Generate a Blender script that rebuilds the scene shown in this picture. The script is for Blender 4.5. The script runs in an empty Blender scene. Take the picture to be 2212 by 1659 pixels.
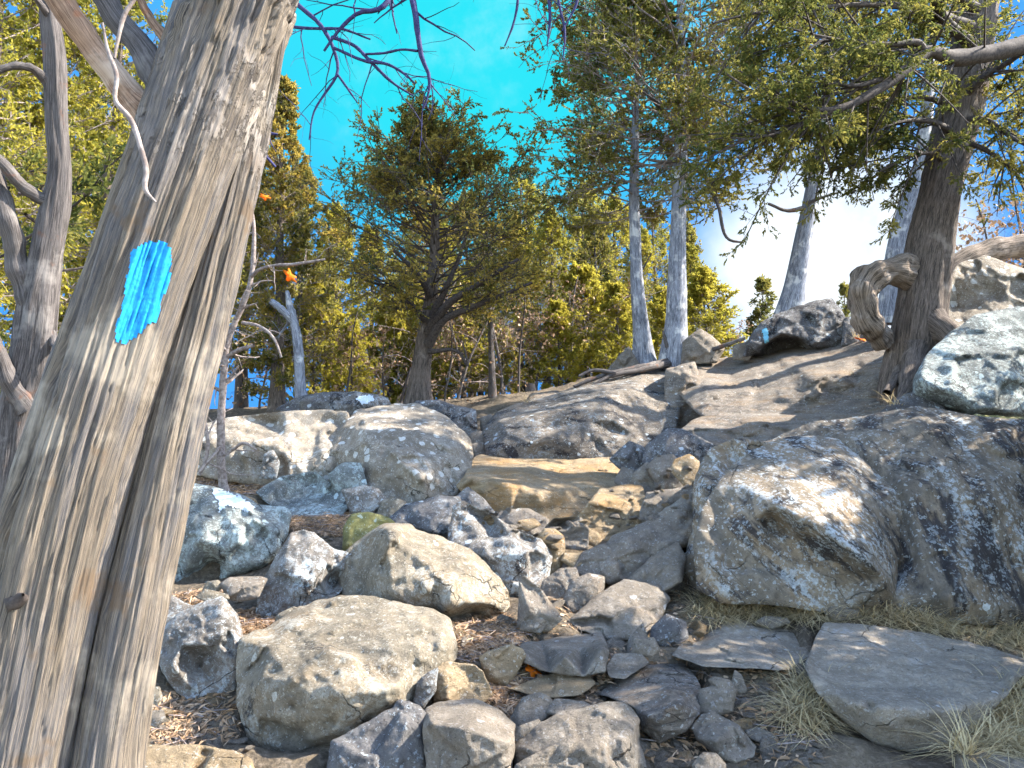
import bpy, math, random
import numpy as np
from mathutils import Vector
from mathutils.geometry import delaunay_2d_cdt
from mathutils.bvhtree import BVHTree

S = bpy.context.scene
C = S.collection
FR, CX, CY = 1728.0, 1106.0, 829.5      # focal length and centre of the picture, in traced pixels
TH = math.radians(6.0)
EYE = 1.5
ct, st = math.cos(TH), math.sin(TH)

def P(u, v, d):
    """point seen at (u, v) at a distance d in front of the camera"""
    u = np.asarray(u, float); v = np.asarray(v, float); d = np.asarray(d, float)
    x = (u - CX) / FR * d; y = (CY - v) / FR * d
    return np.stack([x + 0 * d, d * ct - y * st, EYE + d * st + y * ct], -1)

def proj(W):
    W = np.asarray(W, float)
    yy = W[..., 1]; zz = W[..., 2] - EYE
    d = yy * ct + zz * st; y = -yy * st + zz * ct
    return CX + FR * W[..., 0] / d, CY - FR * y / d, d

# ---------------------------------------------------------------- noise
def _h(ix, iy, iz, seed):
    n = (ix.astype(np.int64) * 374761393 + iy.astype(np.int64) * 668265263 + iz.astype(np.int64) * 2147483647 + seed * 974711) & 0xffffffff
    n = ((n ^ (n >> 13)) * 1274126177) & 0xffffffff
    n = ((n ^ (n >> 16)) * 2246822519) & 0xffffffff
    return ((n ^ (n >> 15)) & 0xffffff) / float(0xffffff) * 2 - 1

def vn(p, seed=0):
    p = np.asarray(p, float)
    i = np.floor(p).astype(np.int64); f = p - i
    w = f * f * f * (f * (f * 6 - 15) + 10)
    r = 0
    for dx in (0, 1):
        for dy in (0, 1):
            for dz in (0, 1):
                k = (w[..., 0] if dx else 1 - w[..., 0]) * (w[..., 1] if dy else 1 - w[..., 1]) * (w[..., 2] if dz else 1 - w[..., 2])
                r = r + k * _h(i[..., 0] + dx, i[..., 1] + dy, i[..., 2] + dz, seed)
    return r

def fbm(p, octv=4, seed=0, gain=.5):
    a, s, q = 1.0, 0, np.asarray(p, float)
    for k in range(octv):
        s = s + a * vn(q, seed + k * 17); q = q * 2.03 + 11.3; a *= gain
    return s

def nrm(a):
    return a / np.maximum(np.linalg.norm(a, axis=-1, keepdims=True), 1e-9)

# ---------------------------------------------------------------- objects
def mesh(name, V, F, mats, uv=None, attr=None, midx=None, smooth=True):
    """F: an (n,k) int array, or a list of such arrays of different k"""
    if not isinstance(F, list): F = [F]
    F = [np.asarray(f, np.int32) for f in F if len(f)]
    V = np.asarray(V, np.float32)
    me = bpy.data.meshes.new(name)
    me.vertices.add(len(V)); me.vertices.foreach_set('co', V.ravel())
    loops = np.concatenate([f.ravel() for f in F])
    tot = np.concatenate([np.full(len(f), f.shape[1], np.int32) for f in F])
    start = np.concatenate([[0], np.cumsum(tot)[:-1]]).astype(np.int32)
    me.loops.add(len(loops)); me.loops.foreach_set('vertex_index', loops.astype(np.int32))
    me.polygons.add(len(tot)); me.polygons.foreach_set('loop_start', start)
    me.polygons.foreach_set('use_smooth', np.full(len(tot), smooth, bool))
    for m in (mats if isinstance(mats, (list, tuple)) else [mats]): me.materials.append(m)
    if midx is not None: me.polygons.foreach_set('material_index', np.asarray(midx, np.int32))
    if uv is not None:
        l = me.uv_layers.new(name='UVMap'); l.data.foreach_set('uv', np.asarray(uv, np.float32)[loops].ravel())
    if attr is not None:
        a = me.attributes.new('tint', 'FLOAT', 'POINT'); a.data.foreach_set('value', np.asarray(attr, np.float32))
    me.update(calc_edges=True); me.validate()
    return me

def put(name, me, loc=(0, 0, 0), parent=None):
    o = bpy.data.objects.new(name, me); C.objects.link(o); o.location = loc
    if parent is not None: o.parent = parent
    return o

def tag(o, label=None, cat=None, group=None, kind=None):
    if label: o['label'] = label
    if cat: o['category'] = cat
    if group: o['group'] = group
    if kind: o['kind'] = kind
    return o

def thing(name, label, cat, loc, group=None):
    o = bpy.data.objects.new(name, None); C.objects.link(o); o.location = loc
    o.empty_display_size = .1
    return tag(o, label, cat, group)

def copy_tree(o, parent=None):
    c = o.copy(); C.objects.link(c)
    if parent is not None: c.parent = parent
    for ch in list(o.children): copy_tree(ch, c)
    return c

class Geo:
    """collects pieces of one mesh"""
    def __init__(s): s.V = []; s.F = {}; s.UV = []; s.T = []; s.n = 0
    def add(s, V, F, uv=None, tint=0.5, m=0):
        F = np.asarray(F)
        s.V.append(V); s.UV.append(uv if uv is not None else np.zeros((len(V), 2)))
        s.T.append(np.broadcast_to(np.asarray(tint, float), (len(V),)))
        s.F.setdefault((m, F.shape[1]), []).append(F + s.n); s.n += len(V)
    def mesh(s, name, mats, off=(0, 0, 0), smooth=True):
        V = np.concatenate(s.V) - np.asarray(off)
        Fs, mi = [], []
        for (m, k), fl in sorted(s.F.items()):
            f = np.concatenate(fl); Fs.append(f); mi.append(np.full(len(f), m))
        return mesh(name, V, Fs, mats, np.concatenate(s.UV), np.concatenate(s.T), np.concatenate(mi), smooth)

def spline(pts, n):
    """smooth resampling of a polyline; any number of columns"""
    p = np.asarray(pts, float)
    if len(p) < 3:
        t = np.linspace(0, 1, n)[:, None]; return p[0] * (1 - t) + p[-1] * t
    seg = np.linalg.norm(np.diff(p[:, :3], axis=0), axis=1); s = np.concatenate([[0], np.cumsum(seg)])
    m = np.gradient(p, s, axis=0, edge_order=1)
    q = np.linspace(0, s[-1], n); i = np.clip(np.searchsorted(s, q, 'right') - 1, 0, len(s) - 2)
    h = (s[i + 1] - s[i])[:, None]; t = ((q - s[i])[:, None]) / h
    return ((2*t**3 - 3*t**2 + 1) * p[i] + (t**3 - 2*t**2 + t) * h * m[i] + (-2*t**3 + 3*t**2) * p[i+1] + (t**3 - t**2) * h * m[i+1])

def tube(pts, rad, ns=10, cap=True):
    pts = np.asarray(pts, float); rad = np.asarray(rad, float)
    T = nrm(np.gradient(pts, axis=0))
    ref = np.array([0, -1.0, 0.02]) if abs(T[:, 1]).mean() < .85 else np.array([0, 0, 1.0])
    A = nrm(ref - (T @ ref)[:, None] * T); B = np.cross(T, A)
    a = np.linspace(0, 2 * math.pi, ns, endpoint=False)
    V = pts[:, None] + rad[:, None, None] * (np.cos(a)[None, :, None] * A[:, None] + np.sin(a)[None, :, None] * B[:, None])
    L = np.concatenate([[0], np.cumsum(np.linalg.norm(np.diff(pts, axis=0), axis=1))])
    n = len(pts)
    uv = np.stack(np.broadcast_arrays(np.abs(a / math.pi - 1)[None, :] * rad.mean() * 3.0, L[:, None]), -1).reshape(-1, 2)
    i = np.arange(n - 1)[:, None] * ns; j = np.arange(ns)[None, :]; k = (j + 1) % ns
    F = np.stack([i + j, i + k, i + ns + k, i + ns + j], -1).reshape(-1, 4)
    V = V.reshape(-1, 3)
    return V, F, uv

def rods(A, B, r0, r1):
    """many straight three-sided twigs at once"""
    A = np.asarray(A); B = np.asarray(B); n = len(A)
    d = nrm(B - A); ref = np.where(np.abs(d[:, 2:3]) < .9, np.array([[0, 0, 1.0]]), np.array([[1.0, 0, 0]]))
    x = nrm(np.cross(d, ref)); y = np.cross(d, x)
    V = np.zeros((n, 6, 3))
    for k in range(3):
        c, s = math.cos(k * 2.0944), math.sin(k * 2.0944)
        o = c * x + s * y
        V[:, k] = A + o * np.reshape(r0, (-1, 1)); V[:, 3 + k] = B + o * np.reshape(r1, (-1, 1))
    b = (np.arange(n) * 6)[:, None]
    F = np.concatenate([b + np.array([[0, 1, 4, 3]]), b + np.array([[1, 2, 5, 4]]), b + np.array([[2, 0, 3, 5]])])
    return V.reshape(-1, 3), F

# ---------------------------------------------------------------- materials
class NT:
    def __init__(s, name):
        s.m = bpy.data.materials.new(name); s.m.use_nodes = True
        s.t = s.m.node_tree; s.t.nodes.clear(); s.out = s.t.nodes.new('ShaderNodeOutputMaterial')
    def n(s, typ, **kw):
        nd = s.t.nodes.new(typ)
        for k, v in kw.items():
            if k.startswith('i_'): s.set(nd.inputs[k[2:].replace('_', ' ')], v)
            elif k.startswith('p') and k[1:].isdigit(): s.set(nd.inputs[int(k[1:])], v)
            else: setattr(nd, k, v)
        return nd
    def set(s, inp, v):
        if isinstance(v, bpy.types.NodeSocket): s.t.links.new(v, inp)
        else: inp.default_value = v
    def noise(s, vec, scale, detail=6, rough=.6, dist=0.0):
        return s.n('ShaderNodeTexNoise', i_Vector=vec, i_Scale=scale, i_Detail=detail, i_Roughness=rough, i_Distortion=dist).outputs['Fac']
    def step(s, x, a, b):
        return s.n('ShaderNodeMapRange', i_Value=x, interpolation_type='SMOOTHSTEP', i_From_Min=a, i_From_Max=b).outputs[0]
    def mul(s, a, b): return s.n('ShaderNodeMath', operation='MULTIPLY', p0=a, p1=b).outputs[0]
    def add(s, a, b): return s.n('ShaderNodeMath', operation='ADD', p0=a, p1=b).outputs[0]
    def mix(s, f, a, b):
        nd = s.t.nodes.new('ShaderNodeMix'); nd.data_type = 'RGBA'
        s.set(nd.inputs[0], f); s.set(nd.inputs[6], c4(a)); s.set(nd.inputs[7], c4(b)); return nd.outputs[2]
    def bsdf(s, col, rough=.9, normal=None, spec=.2):
        b = s.n('ShaderNodeBsdfPrincipled'); s.set(b.inputs['Base Color'], c4(col)); s.set(b.inputs['Roughness'], rough)
        s.set(b.inputs['Specular IOR Level'], spec)
        if normal is not None: s.set(b.inputs['Normal'], normal)
        return b.outputs[0]
    def end(s, sh): s.t.links.new(sh, s.out.inputs['Surface']); return s.m

def c4(c):
    if isinstance(c, bpy.types.NodeSocket): return c
    return (c[0], c[1], c[2], 1.0)

def rock_mat(name, base, base2, lichen=.5, lcol=(.52, .56, .58), dark=.3, spots=.3, ochre=0.0, scale=1.0, lay=0.0, streak=None, fine_l=34, dots=.6, smooth=0.0):
    m = NT(name)
    co = m.n('ShaderNodeTexCoord').outputs['Object']
    if lay:
        co2 = m.n('ShaderNodeMapping', i_Vector=co, i_Scale=(1, 1, 1 + lay), i_Rotation=(.15, -.25, 0)).outputs[0]
    else: co2 = co
    if streak is not None: co2 = m.n('ShaderNodeMapping', i_Vector=m.n('ShaderNodeMapping', i_Vector=co, i_Rotation=(0, streak, 0)).outputs[0], i_Scale=(1.9, 1.2, .55)).outputs[0]
    big = m.noise(co2, 1.7 * scale, 5, .6)
    med = m.noise(co2, 9 * scale, 8, .68, .3)
    fine = m.noise(co, 55 * scale, 6, .75)
    grit = m.noise(co, 210, 3, .7)
    col = m.mix(m.step(big, .35, .65), base, base2)
    col = m.mix(m.mul(m.step(med, .42, .72), .55), col, tuple(c * 1.6 for c in base2))
    if ochre: col = m.mix(m.mul(m.step(m.noise(co2, 2.3, 6, .6, .4), .45, .68), ochre), col, (.30, .175, .07))
    # weather stains: dark algae
    dk = m.mul(m.step(m.noise(co2, 3.1 * scale, 8, .72, .5), .66 - .26 * dark, .74 - .22 * dark), .9)
    col = m.mix(dk, col, (.022, .021, .024))
    # crusty lichen: clouds broken into specks
    patch = m.step(m.noise(co2, 2.2 * scale, 4, .55, .3), .62 - .3 * lichen, .78 - .25 * lichen)
    speck = m.step(m.add(m.mul(med, .42), m.mul(m.noise(co, fine_l * scale, 6, .75), .58)), .53 - .05 * lichen, .585 - .05 * lichen)
    lc = m.mix(fine, tuple(c * .5 for c in lcol), tuple(min(1, c * 1.1) for c in lcol))
    col = m.mix(m.mul(m.mul(patch, speck), min(1, .45 + lichen * .5)), col, lc)
    # round rosettes
    vo = m.n('ShaderNodeTexVoronoi', i_Vector=m.n('ShaderNodeVectorMath', operation='ADD', p0=co, p1=m.n('ShaderNodeVectorMath', operation='SCALE', p0=m.n('ShaderNodeTexNoise', i_Vector=co, i_Scale=14.0, i_Detail=4.0).outputs['Color'], i_Scale=.07).outputs[0]).outputs[0], i_Scale=9.5 * scale)
    rad = m.n('ShaderNodeSeparateColor', p0=vo.outputs['Color']).outputs[0]
    ring = m.n('ShaderNodeMath', operation='LESS_THAN', p0=m.add(vo.outputs['Distance'], m.mul(fine, .12)), p1=m.mul(rad, .2 + .42 * spots)).outputs[0]
    keep = m.n('ShaderNodeMath', operation='GREATER_THAN', p0=rad, p1=1 - spots).outputs[0]
    col = m.mix(m.mul(m.mul(ring, keep), .8), col, tuple(min(.8, c * 1.05) for c in lcol))
    # small crusts and pits all over
    v2 = m.n('ShaderNodeTexVoronoi', i_Vector=m.n('ShaderNodeVectorMath', operation='ADD', p0=co, p1=m.n('ShaderNodeVectorMath', operation='SCALE', p0=m.n('ShaderNodeTexNoise', i_Vector=co, i_Scale=40.0, i_Detail=3.0).outputs['Color'], i_Scale=.055).outputs[0]).outputs[0], i_Scale=74.0 * scale)
    r2 = m.n('ShaderNodeSeparateColor', p0=v2.outputs['Color']).outputs
    dot = m.mul(m.n('ShaderNodeMath', operation='LESS_THAN', p0=v2.outputs['Distance'], p1=m.mul(r2[0], .62)).outputs[0], m.n('ShaderNodeMath', operation='GREATER_THAN', p0=m.add(r2[1], m.mul(m.noise(co, 4.5 * scale, 5, .65), 1.3)), p1=1.42 - .42 * lichen).outputs[0])
    col = m.mix(m.mul(dot, .75 * dots), col, m.mix(r2[2], tuple(c * .75 for c in lcol), tuple(min(.8, c * 1.15) for c in lcol)))
    pit = m.step(m.noise(co, 78 * scale, 5, .7), .40, .33)
    col = m.mix(m.mul(pit, .7), col, (.02, .019, .018))
    g = m.mix(m.add(m.mul(grit, .55), m.mul(fine, .45)), (.1, .1, .1), (1.9, 1.9, 1.9))
    mm = m.t.nodes.new('ShaderNodeMix'); mm.data_type = 'RGBA'; mm.blend_type = 'MULTIPLY'; mm.inputs[0].default_value = 1
    m.t.links.new(col, mm.inputs[6]); m.t.links.new(g, mm.inputs[7]); col = mm.outputs[2]
    # cracks
    cr = m.n('ShaderNodeTexVoronoi', feature='DISTANCE_TO_EDGE', i_Vector=m.n('ShaderNodeVectorMath', operation='ADD', p0=co2, p1=m.n('ShaderNodeVectorMath', operation='SCALE', p0=m.n('ShaderNodeTexNoise', i_Vector=co, i_Scale=3.0, i_Detail=6.0).outputs['Color'], i_Scale=.35).outputs[0]).outputs[0], i_Scale=2.3 * scale).outputs['Distance']
    crack = m.mul(m.step(cr, .012, .0), m.step(m.noise(co, 1.9, 2), .5, .6))
    col = m.mix(m.mul(crack, .8), col, (.02, .018, .016))
    hgt = m.add(m.add(m.mul(med, 1.0), m.mul(fine, .55)), m.add(m.mul(grit, .2), m.add(m.mul(crack, -.5), m.mul(pit, -.25))))
    b = m.n('ShaderNodeBump', i_Strength=.9 - smooth, i_Distance=.035, i_Height=hgt).outputs[0]
    return m.end(m.bsdf(col, .92, b, .15))

def bark_mat(name, a, b, fib=60.0, strength=.6, dist=.01, pale=None, patch=.5, red=None, along=3.0, flake=None):
    m = NT(name)
    uv = m.n('ShaderNodeTexCoord').outputs['UV']
    co = m.n('ShaderNodeTexCoord').outputs['Object']
    wob = m.n('ShaderNodeVectorMath', operation='ADD', p0=uv, p1=m.n('ShaderNodeVectorMath', operation='SCALE', p0=m.n('ShaderNodeTexNoise', i_Vector=uv, i_Scale=3.0, i_Detail=3.0).outputs['Color'], i_Scale=.022).outputs[0]).outputs[0]
    st_ = m.n('ShaderNodeMapping', i_Vector=wob, i_Scale=(fib, along, 1)).outputs[0]
    f1 = m.noise(st_, 1.0, 8, .7)
    st2 = m.n('ShaderNodeMapping', i_Vector=wob, i_Scale=(fib * 4, along * 3, 1)).outputs[0]
    f2 = m.noise(st2, 1.0, 5, .7)
    big = m.noise(co, 4.0, 5, .6)
    col = m.mix(m.step(f1, .36, .62), a, b)
    if flake: col = m.mix(m.mul(m.step(m.noise(m.n('ShaderNodeMapping', i_Vector=wob, i_Scale=(16, 1.1, 1)).outputs[0], 1.0, 4, .6), .45, .6), .6), col, (.115, .115, .125))
    col = m.mix(m.mul(m.step(f2, .5, .6), .55), col, tuple(min(.8, c * 1.7) for c in b))
    col = m.mix(m.mul(m.step(f2, .44, .36), .6), col, tuple(c * .35 for c in a))
    if pale: col = m.mix(m.mul(m.step(big, .62 - .25 * patch, .72 - .2 * patch), m.step(f1, .25, .6)), col, pale)
    if red: col = m.mix(m.mul(m.step(m.noise(co, 6.5, 4, .6), .58, .68), .75), col, red)
    g = m.step(f1, .40, .27); col = m.mix(m.mul(g, .75), col, tuple(c * .22 for c in a))
    h = m.add(f1, m.mul(f2, .45))
    if flake:                                # loose plates of bark on the upper trunk
        L = m.n('ShaderNodeSeparateXYZ', p0=uv).outputs[1]
        fz = m.noise(m.n('ShaderNodeMapping', i_Vector=uv, i_Scale=(34, 13, 1)).outputs[0], 1.0, 6, .7)
        up = m.mul(m.step(L, flake[0], flake[1]), m.step(m.noise(co, 3.2, 3), .42, .55))
        pl = m.step(fz, .46, .52)
        col = m.mix(m.mul(up, .8), col, m.mix(pl, (.05, .045, .045), m.mix(f2, (.20, .165, .14), (.50, .45, .40))))
        h = m.add(h, m.mul(m.mul(up, pl), 1.6))
    bp = m.n('ShaderNodeBump', i_Strength=strength, i_Distance=dist, i_Height=h).outputs[0]
    return m.end(m.bsdf(col, .9, bp, .15))

def leaf_mat(name, dark, mid, light, trans=.35):
    m = NT(name)
    t = m.n('ShaderNodeAttribute', attribute_name='tint').outputs['Fac']
    r = m.n('ShaderNodeValToRGB', p0=t)
    e = r.color_ramp.elements
    e[0].color = c4(dark); e[0].position = .05; e[1].color = c4(light); e[1].position = .95
    k = e.new(.5); k.color = c4(mid)
    d = m.bsdf(r.outputs[0], .75, None, .15)
    tr = m.n('ShaderNodeBsdfTranslucent', i_Color=r.outputs[0]).outputs[0]
    mx = m.n('ShaderNodeMixShader', p0=trans); m.t.links.new(d, mx.inputs[1]); m.t.links.new(tr, mx.inputs[2])
    return m.end(mx.outputs[0])

def plain_mat(name, a, b, scale=30, rough=.85, bump=.3):
    m = NT(name); co = m.n('ShaderNodeTexCoord').outputs['Object']
    n = m.noise(co, scale, 6, .65)
    bp = m.n('ShaderNodeBump', i_Strength=bump, i_Distance=.006, i_Height=n).outputs[0]
    return m.end(m.bsdf(m.mix(m.step(n, .35, .65), a, b), rough, bp, .2))

M = {}
M['tan'] = rock_mat('rock_tan', (.13, .11, .083), (.22, .185, .135), .6, (.42, .41, .36), .3, .3, .22, fine_l=46)
M['ochre'] = rock_mat('rock_ochre', (.19, .14, .085), (.28, .21, .13), .05, (.5, .48, .42), .08, .03, .75, 1.0, 2.0)
M['pale'] = rock_mat('rock_pale_lichen', (.165, .14, .11), (.26, .22, .17), .5, (.55, .54, .50), .22, .62, .15)
M['speck'] = rock_mat('rock_specked_lichen', (.10, .09, .08), (.20, .175, .15), .78, (.45, .49, .50), .42, .42, .1)
M['white'] = rock_mat('rock_white_lichen', (.085, .075, .062), (.175, .14, .10), .56, (.45, .49, .50), .55, .10, .2, .6, 0, .75, 46, .45, .3)
M['white2'] = rock_mat('rock_white_lichen_streaked', (.075, .066, .056), (.16, .13, .095), .50, (.44, .48, .49), .72, .10, .15, .6, 0, .12, 46, .45, .3)
M['flag'] = rock_mat('rock_flagstone', (.185, .155, .12), (.275, .235, .185), .4, (.44, .43, .41), .12, .10, .12, dots=.5)
M['slab'] = rock_mat('rock_bedrock_lichen', (.085, .075, .066), (.18, .15, .118), .45, (.44, .48, .49), .55, .3, .12, 1.0, 1.0)
M['grey'] = rock_mat('rock_grey', (.125, .105, .084), (.205, .175, .14), .4, (.38, .38, .37), .18, .12, .15, dots=.4)
M['dark'] = rock_mat('rock_dark', (.075, .072, .075), (.15, .14, .13), .42, (.42, .47, .50), .55, .3, .08)
M['blue'] = rock_mat('rock_blue_lichen', (.10, .105, .10), (.20, .21, .195), .8, (.47, .55, .54), .4, .4, .03)
M['ledge'] = rock_mat('rock_ledge', (.115, .098, .084), (.20, .17, .138), .25, (.45, .46, .44), .22, .12, .28, .9, 3.0)
M['brown'] = rock_mat('rock_brown', (.13, .11, .092), (.21, .18, .145), .15, (.42, .42, .38), .2, .1, .22)
M['moss'] = rock_mat('rock_mossy', (.12, .115, .05), (.24, .21, .075), .25, (.42, .45, .36), .25, .2, .1)

M['barkbig'] = bark_mat('bark_weathered', (.07, .062, .056), (.20, .16, .118), 190, .9, .010, (.33, .28, .22), .32, (.16, .11, .07), flake=(1.95, 2.25))
M['barkgrey'] = bark_mat('bark_grey', (.04, .035, .034), (.105, .092, .086), 60, .7, .012, (.19, .17, .155), .25, (.14, .07, .045))
M['barkblue'] = bark_mat('bark_silver', (.09, .095, .115), (.25, .26, .29), 45, .6, .015, (.55, .54, .52), .35)
M['barkbrown'] = bark_mat('bark_brown', (.045, .036, .03), (.135, .105, .085), 45, 1.0, .02, (.22, .18, .15), .2)
M['barkbranch'] = bark_mat('bark_branch', (.10, .055, .035), (.25, .16, .105), 50, .5, .006, (.40, .31, .24), .25, (.24, .09, .04))
M['driftwood'] = bark_mat('bark_driftwood', (.05, .038, .03), (.23, .18, .14), 42, 1.0, .02, (.34, .28, .23), .25)
M['twig'] = plain_mat('twig_pale', (.13, .10, .088), (.28, .235, .21), 40)
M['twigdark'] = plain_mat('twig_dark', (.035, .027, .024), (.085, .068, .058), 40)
M['twigblue'] = plain_mat('twig_indigo', (.022, .022, .065), (.04, .04, .11), 40)
M['leaf'] = leaf_mat('cedar_leaf', (.035, .058, .018), (.135, .14, .032), (.30, .255, .06), .58)
M['leafyel'] = leaf_mat('cedar_leaf_yellow', (.08, .105, .018), (.24, .225, .035), (.42, .36, .055), .6)
M['leafrust'] = leaf_mat('cedar_leaf_rust', (.035, .055, .018), (.16, .155, .038), (.40, .29, .06), .6)
M['leafdark'] = leaf_mat('cedar_leaf_dark', (.016, .032, .014), (.04, .06, .018), (.10, .105, .028))
M['litter'] = leaf_mat('leaf_litter', (.16, .095, .05), (.33, .21, .12), (.50, .36, .24), .15)
M['lichen'] = plain_mat('pale_lichen_crust', (.38, .44, .50), (.58, .63, .68), 70, .95, .6)
M['orange'] = leaf_mat('orange_leaf', (.55, .12, .01), (.75, .20, .015), (.8, .3, .03), .4)
M['grass'] = leaf_mat('dry_grass', (.24, .175, .085), (.46, .355, .19), (.66, .54, .33), .3)
M['paint'] = plain_mat('blue_paint', (.008, .20, .46), (.012, .28, .60), 60, .55, .6)
M['paintpale'] = plain_mat('pale_blue_paint', (.12, .36, .50), (.18, .46, .6), 60, .6, .3)

def ground_mat():
    m = NT('forest_floor'); co = m.n('ShaderNodeTexCoord').outputs['Object']
    a = m.noise(co, 2.2, 6, .65); b = m.noise(co, 26, 8, .75); c = m.noise(co, 120, 4, .75)
    col = m.mix(m.step(a, .35, .65), (.085, .068, .05), (.16, .125, .085))
    col = m.mix(m.step(b, .45, .7), col, (.25, .20, .15))
    col = m.mix(m.mul(m.step(c, .5, .7), .6), col, (.04, .033, .028))
    vo = m.n('ShaderNodeTexVoronoi', i_Vector=co, i_Scale=38.0)
    h = m.add(m.mul(b, 1.0), m.add(m.mul(c, .4), m.mul(vo.outputs['Distance'], .5)))
    bp = m.n('ShaderNodeBump', i_Strength=.9, i_Distance=.03, i_Height=h).outputs[0]
    return m.end(m.bsdf(col, .95, bp, .1))
M['ground'] = ground_mat()
# ---------------------------------------------------------------- terrain
DV = np.array([[560, 30], [720, 15], [780, 13], [880, 12], [930, 10], [980, 9], [1040, 7.9], [1080, 7.3], [1110, 7.0], [1170, 6.5],
               [1240, 5.8], [1330, 5.0], [1400, 4.5], [1500, 3.9], [1660, 3.3], [1900, 2.7]], float)
def D(v): return float(np.interp(v, DV[:, 0], DV[:, 1]))

gp = [(1250, 1650, 3.35), (700, 1650, 3.35), (350, 1560, 3.7), (1900, 1650, 3.35), (1620, 1560, 3.7), (2200, 1640, 3.4), (120, 1640, 3.3),
      (1050, 1400, 4.5), (1400, 1400, 4.5), (1600, 1340, 5.0), (1900, 1340, 5.0), (2200, 1370, 4.9), (540, 1350, 4.95), (420, 1300, 5.3),
      (1110, 1335, 5.0), (1220, 1240, 5.8), (640, 1130, 6.9), (700, 1115, 7.0), (530, 1045, 7.9), (1290, 1175, 6.6), (1000, 1025, 8.4),
      (1030, 965, 9.6), (900, 885, 12.2), (620, 888, 12.2), (1080, 884, 12.2), (1280, 825, 13.2), (1450, 782, 12.9), (1880, 735, 11.9),
      (1940, 880, 9.4), (1700, 905, 9.8), (1500, 1000, 8.5), (1470, 900, 11.2), (2100, 930, 7.2), (1680, 770, 13.2), (2150, 720, 9.6), (2000, 740, 10.4),
      (200, 1150, 6.5), (0, 1150, 6.0), (200, 900, 11.5), (-300, 900, 11), (2500, 800, 9.5), (2600, 1300, 5.5)]
gc = [tuple(P(*g)) for g in gp]
gc += [(0, 0, 0), (-1.1, 1.9, .22), (-5, 0, -.1), (5, 0, .5), (-1, -6, -1.0), (6, -6, 0), (-8, -6, -1.2), (-8, 6, .7), (9, 5, 2.0), (12, 10, 3.6), (-10, 20, 2.6), (0, 20, 2.8),
       (8, 20, 4.2), (20, 20, 5.0), (-22, 20, 2.2), (-20, 40, 3.2), (0, 40, 3.6), (20, 40, 5.5), (-60, 100, 5), (0, 100, 5), (60, 100, 8),
       (0, 260, 9), (-160, 260, 7), (160, 260, 12), (-160, 0, -3), (160, 0, 9), (0, -30, -4), (-160, -30, -6), (160, -30, 6)]
gc = np.array(gc)
def _rbf_fit(c):
    n = len(c); K = np.linalg.norm(c[:, None, :2] - c[None, :, :2], axis=-1) + 0
    Pm = np.concatenate([np.ones((n, 1)), c[:, :2]], 1)
    A = np.zeros((n + 3, n + 3)); A[:n, :n] = K - np.eye(n) * .02; A[:n, n:] = Pm; A[n:, :n] = Pm.T
    return np.linalg.solve(A, np.concatenate([c[:, 2], np.zeros(3)]))
_w = _rbf_fit(gc)
def zt(x, y):
    x = np.asarray(x, float); y = np.asarray(y, float)
    sh = x.shape; q = np.stack([x.ravel(), y.ravel()], -1); out = np.zeros(len(q)); n = len(gc)
    for i in range(0, len(q), 4000):
        k = np.linalg.norm(q[i:i + 4000, None] - gc[None, :, :2], axis=-1)
        out[i:i + 4000] = k @ _w[:n] + _w[n] + q[i:i + 4000] @ _w[n + 1:]
    return out.reshape(sh)
def ground_d(u, v):
    """distance at which the sight line through (u, v) meets the ground"""
    d = np.linspace(1.2, 40, 800); w = P(np.full_like(d, u), np.full_like(d, v), d)
    hit = np.nonzero(w[:, 2] < zt(w[:, 0], w[:, 1]))[0]
    return float(d[hit[0]]) if len(hit) else 14.0

def axis(lo, hi, fine_lo, fine_hi, step):
    mid = np.arange(fine_lo, fine_hi, step)
    g = np.geomspace(step, 1.0, 30); g = np.cumsum(g)
    a = fine_lo - g * (fine_lo - lo) / g[-1]; b = fine_hi + g * (hi - fine_hi) / g[-1]
    return np.concatenate([a[::-1], mid, b])
gx = axis(-160, 160, -7, 8, .05); gy = axis(-30, 260, 1.5, 15, .05)
X, Y = np.meshgrid(gx, gy)
Z = zt(X, Y)
near = np.exp(-((np.hypot(X - .5, Y - 7) / 14) ** 4))
q = np.stack([X, Y, 0 * X], -1)
Z = Z + near * (.06 * fbm(q * 1.3, 3, 5) + .025 * fbm(q * 6, 3, 9)) - .02
nx, ny = len(gx), len(gy)
i = (np.arange(ny - 1)[:, None] * nx + np.arange(nx - 1)[None, :])
gF = np.stack([i, i + 1, i + nx + 1, i + nx], -1).reshape(-1, 4)
gV = np.stack([X, Y, Z], -1).reshape(-1, 3)
tag(put('ground', mesh('ground', gV, gF, M['ground'])), 'bare dirt of the stony trail climbing between boulders', 'ground', kind='structure')

# ---------------------------------------------------------------- rocks
SETTLE = []
ROCKS = []            # (object, V, F) for the placing of grass, litter and pebbles
def _inside(poly, q):
    x, y = q[:, 0], q[:, 1]; c = np.zeros(len(q), bool); j = len(poly) - 1
    for i in range(len(poly)):
        xi, yi = poly[i]; xj, yj = poly[j]
        c ^= ((yi > y) != (yj > y)) & (x < (xj - xi) * (y - yi) / (yj - yi + 1e-12) + xi); j = i
    return c
def _edist(poly, q):
    d = np.full(len(q), 1e9)
    for a, b in zip(poly, np.roll(poly, -1, 0)):
        ab = b - a; t = np.clip(((q - a) @ ab) / (ab @ ab + 1e-9), 0, 1)
        d = np.minimum(d, np.linalg.norm(q - a - t[:, None] * ab, axis=1))
    return d

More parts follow.
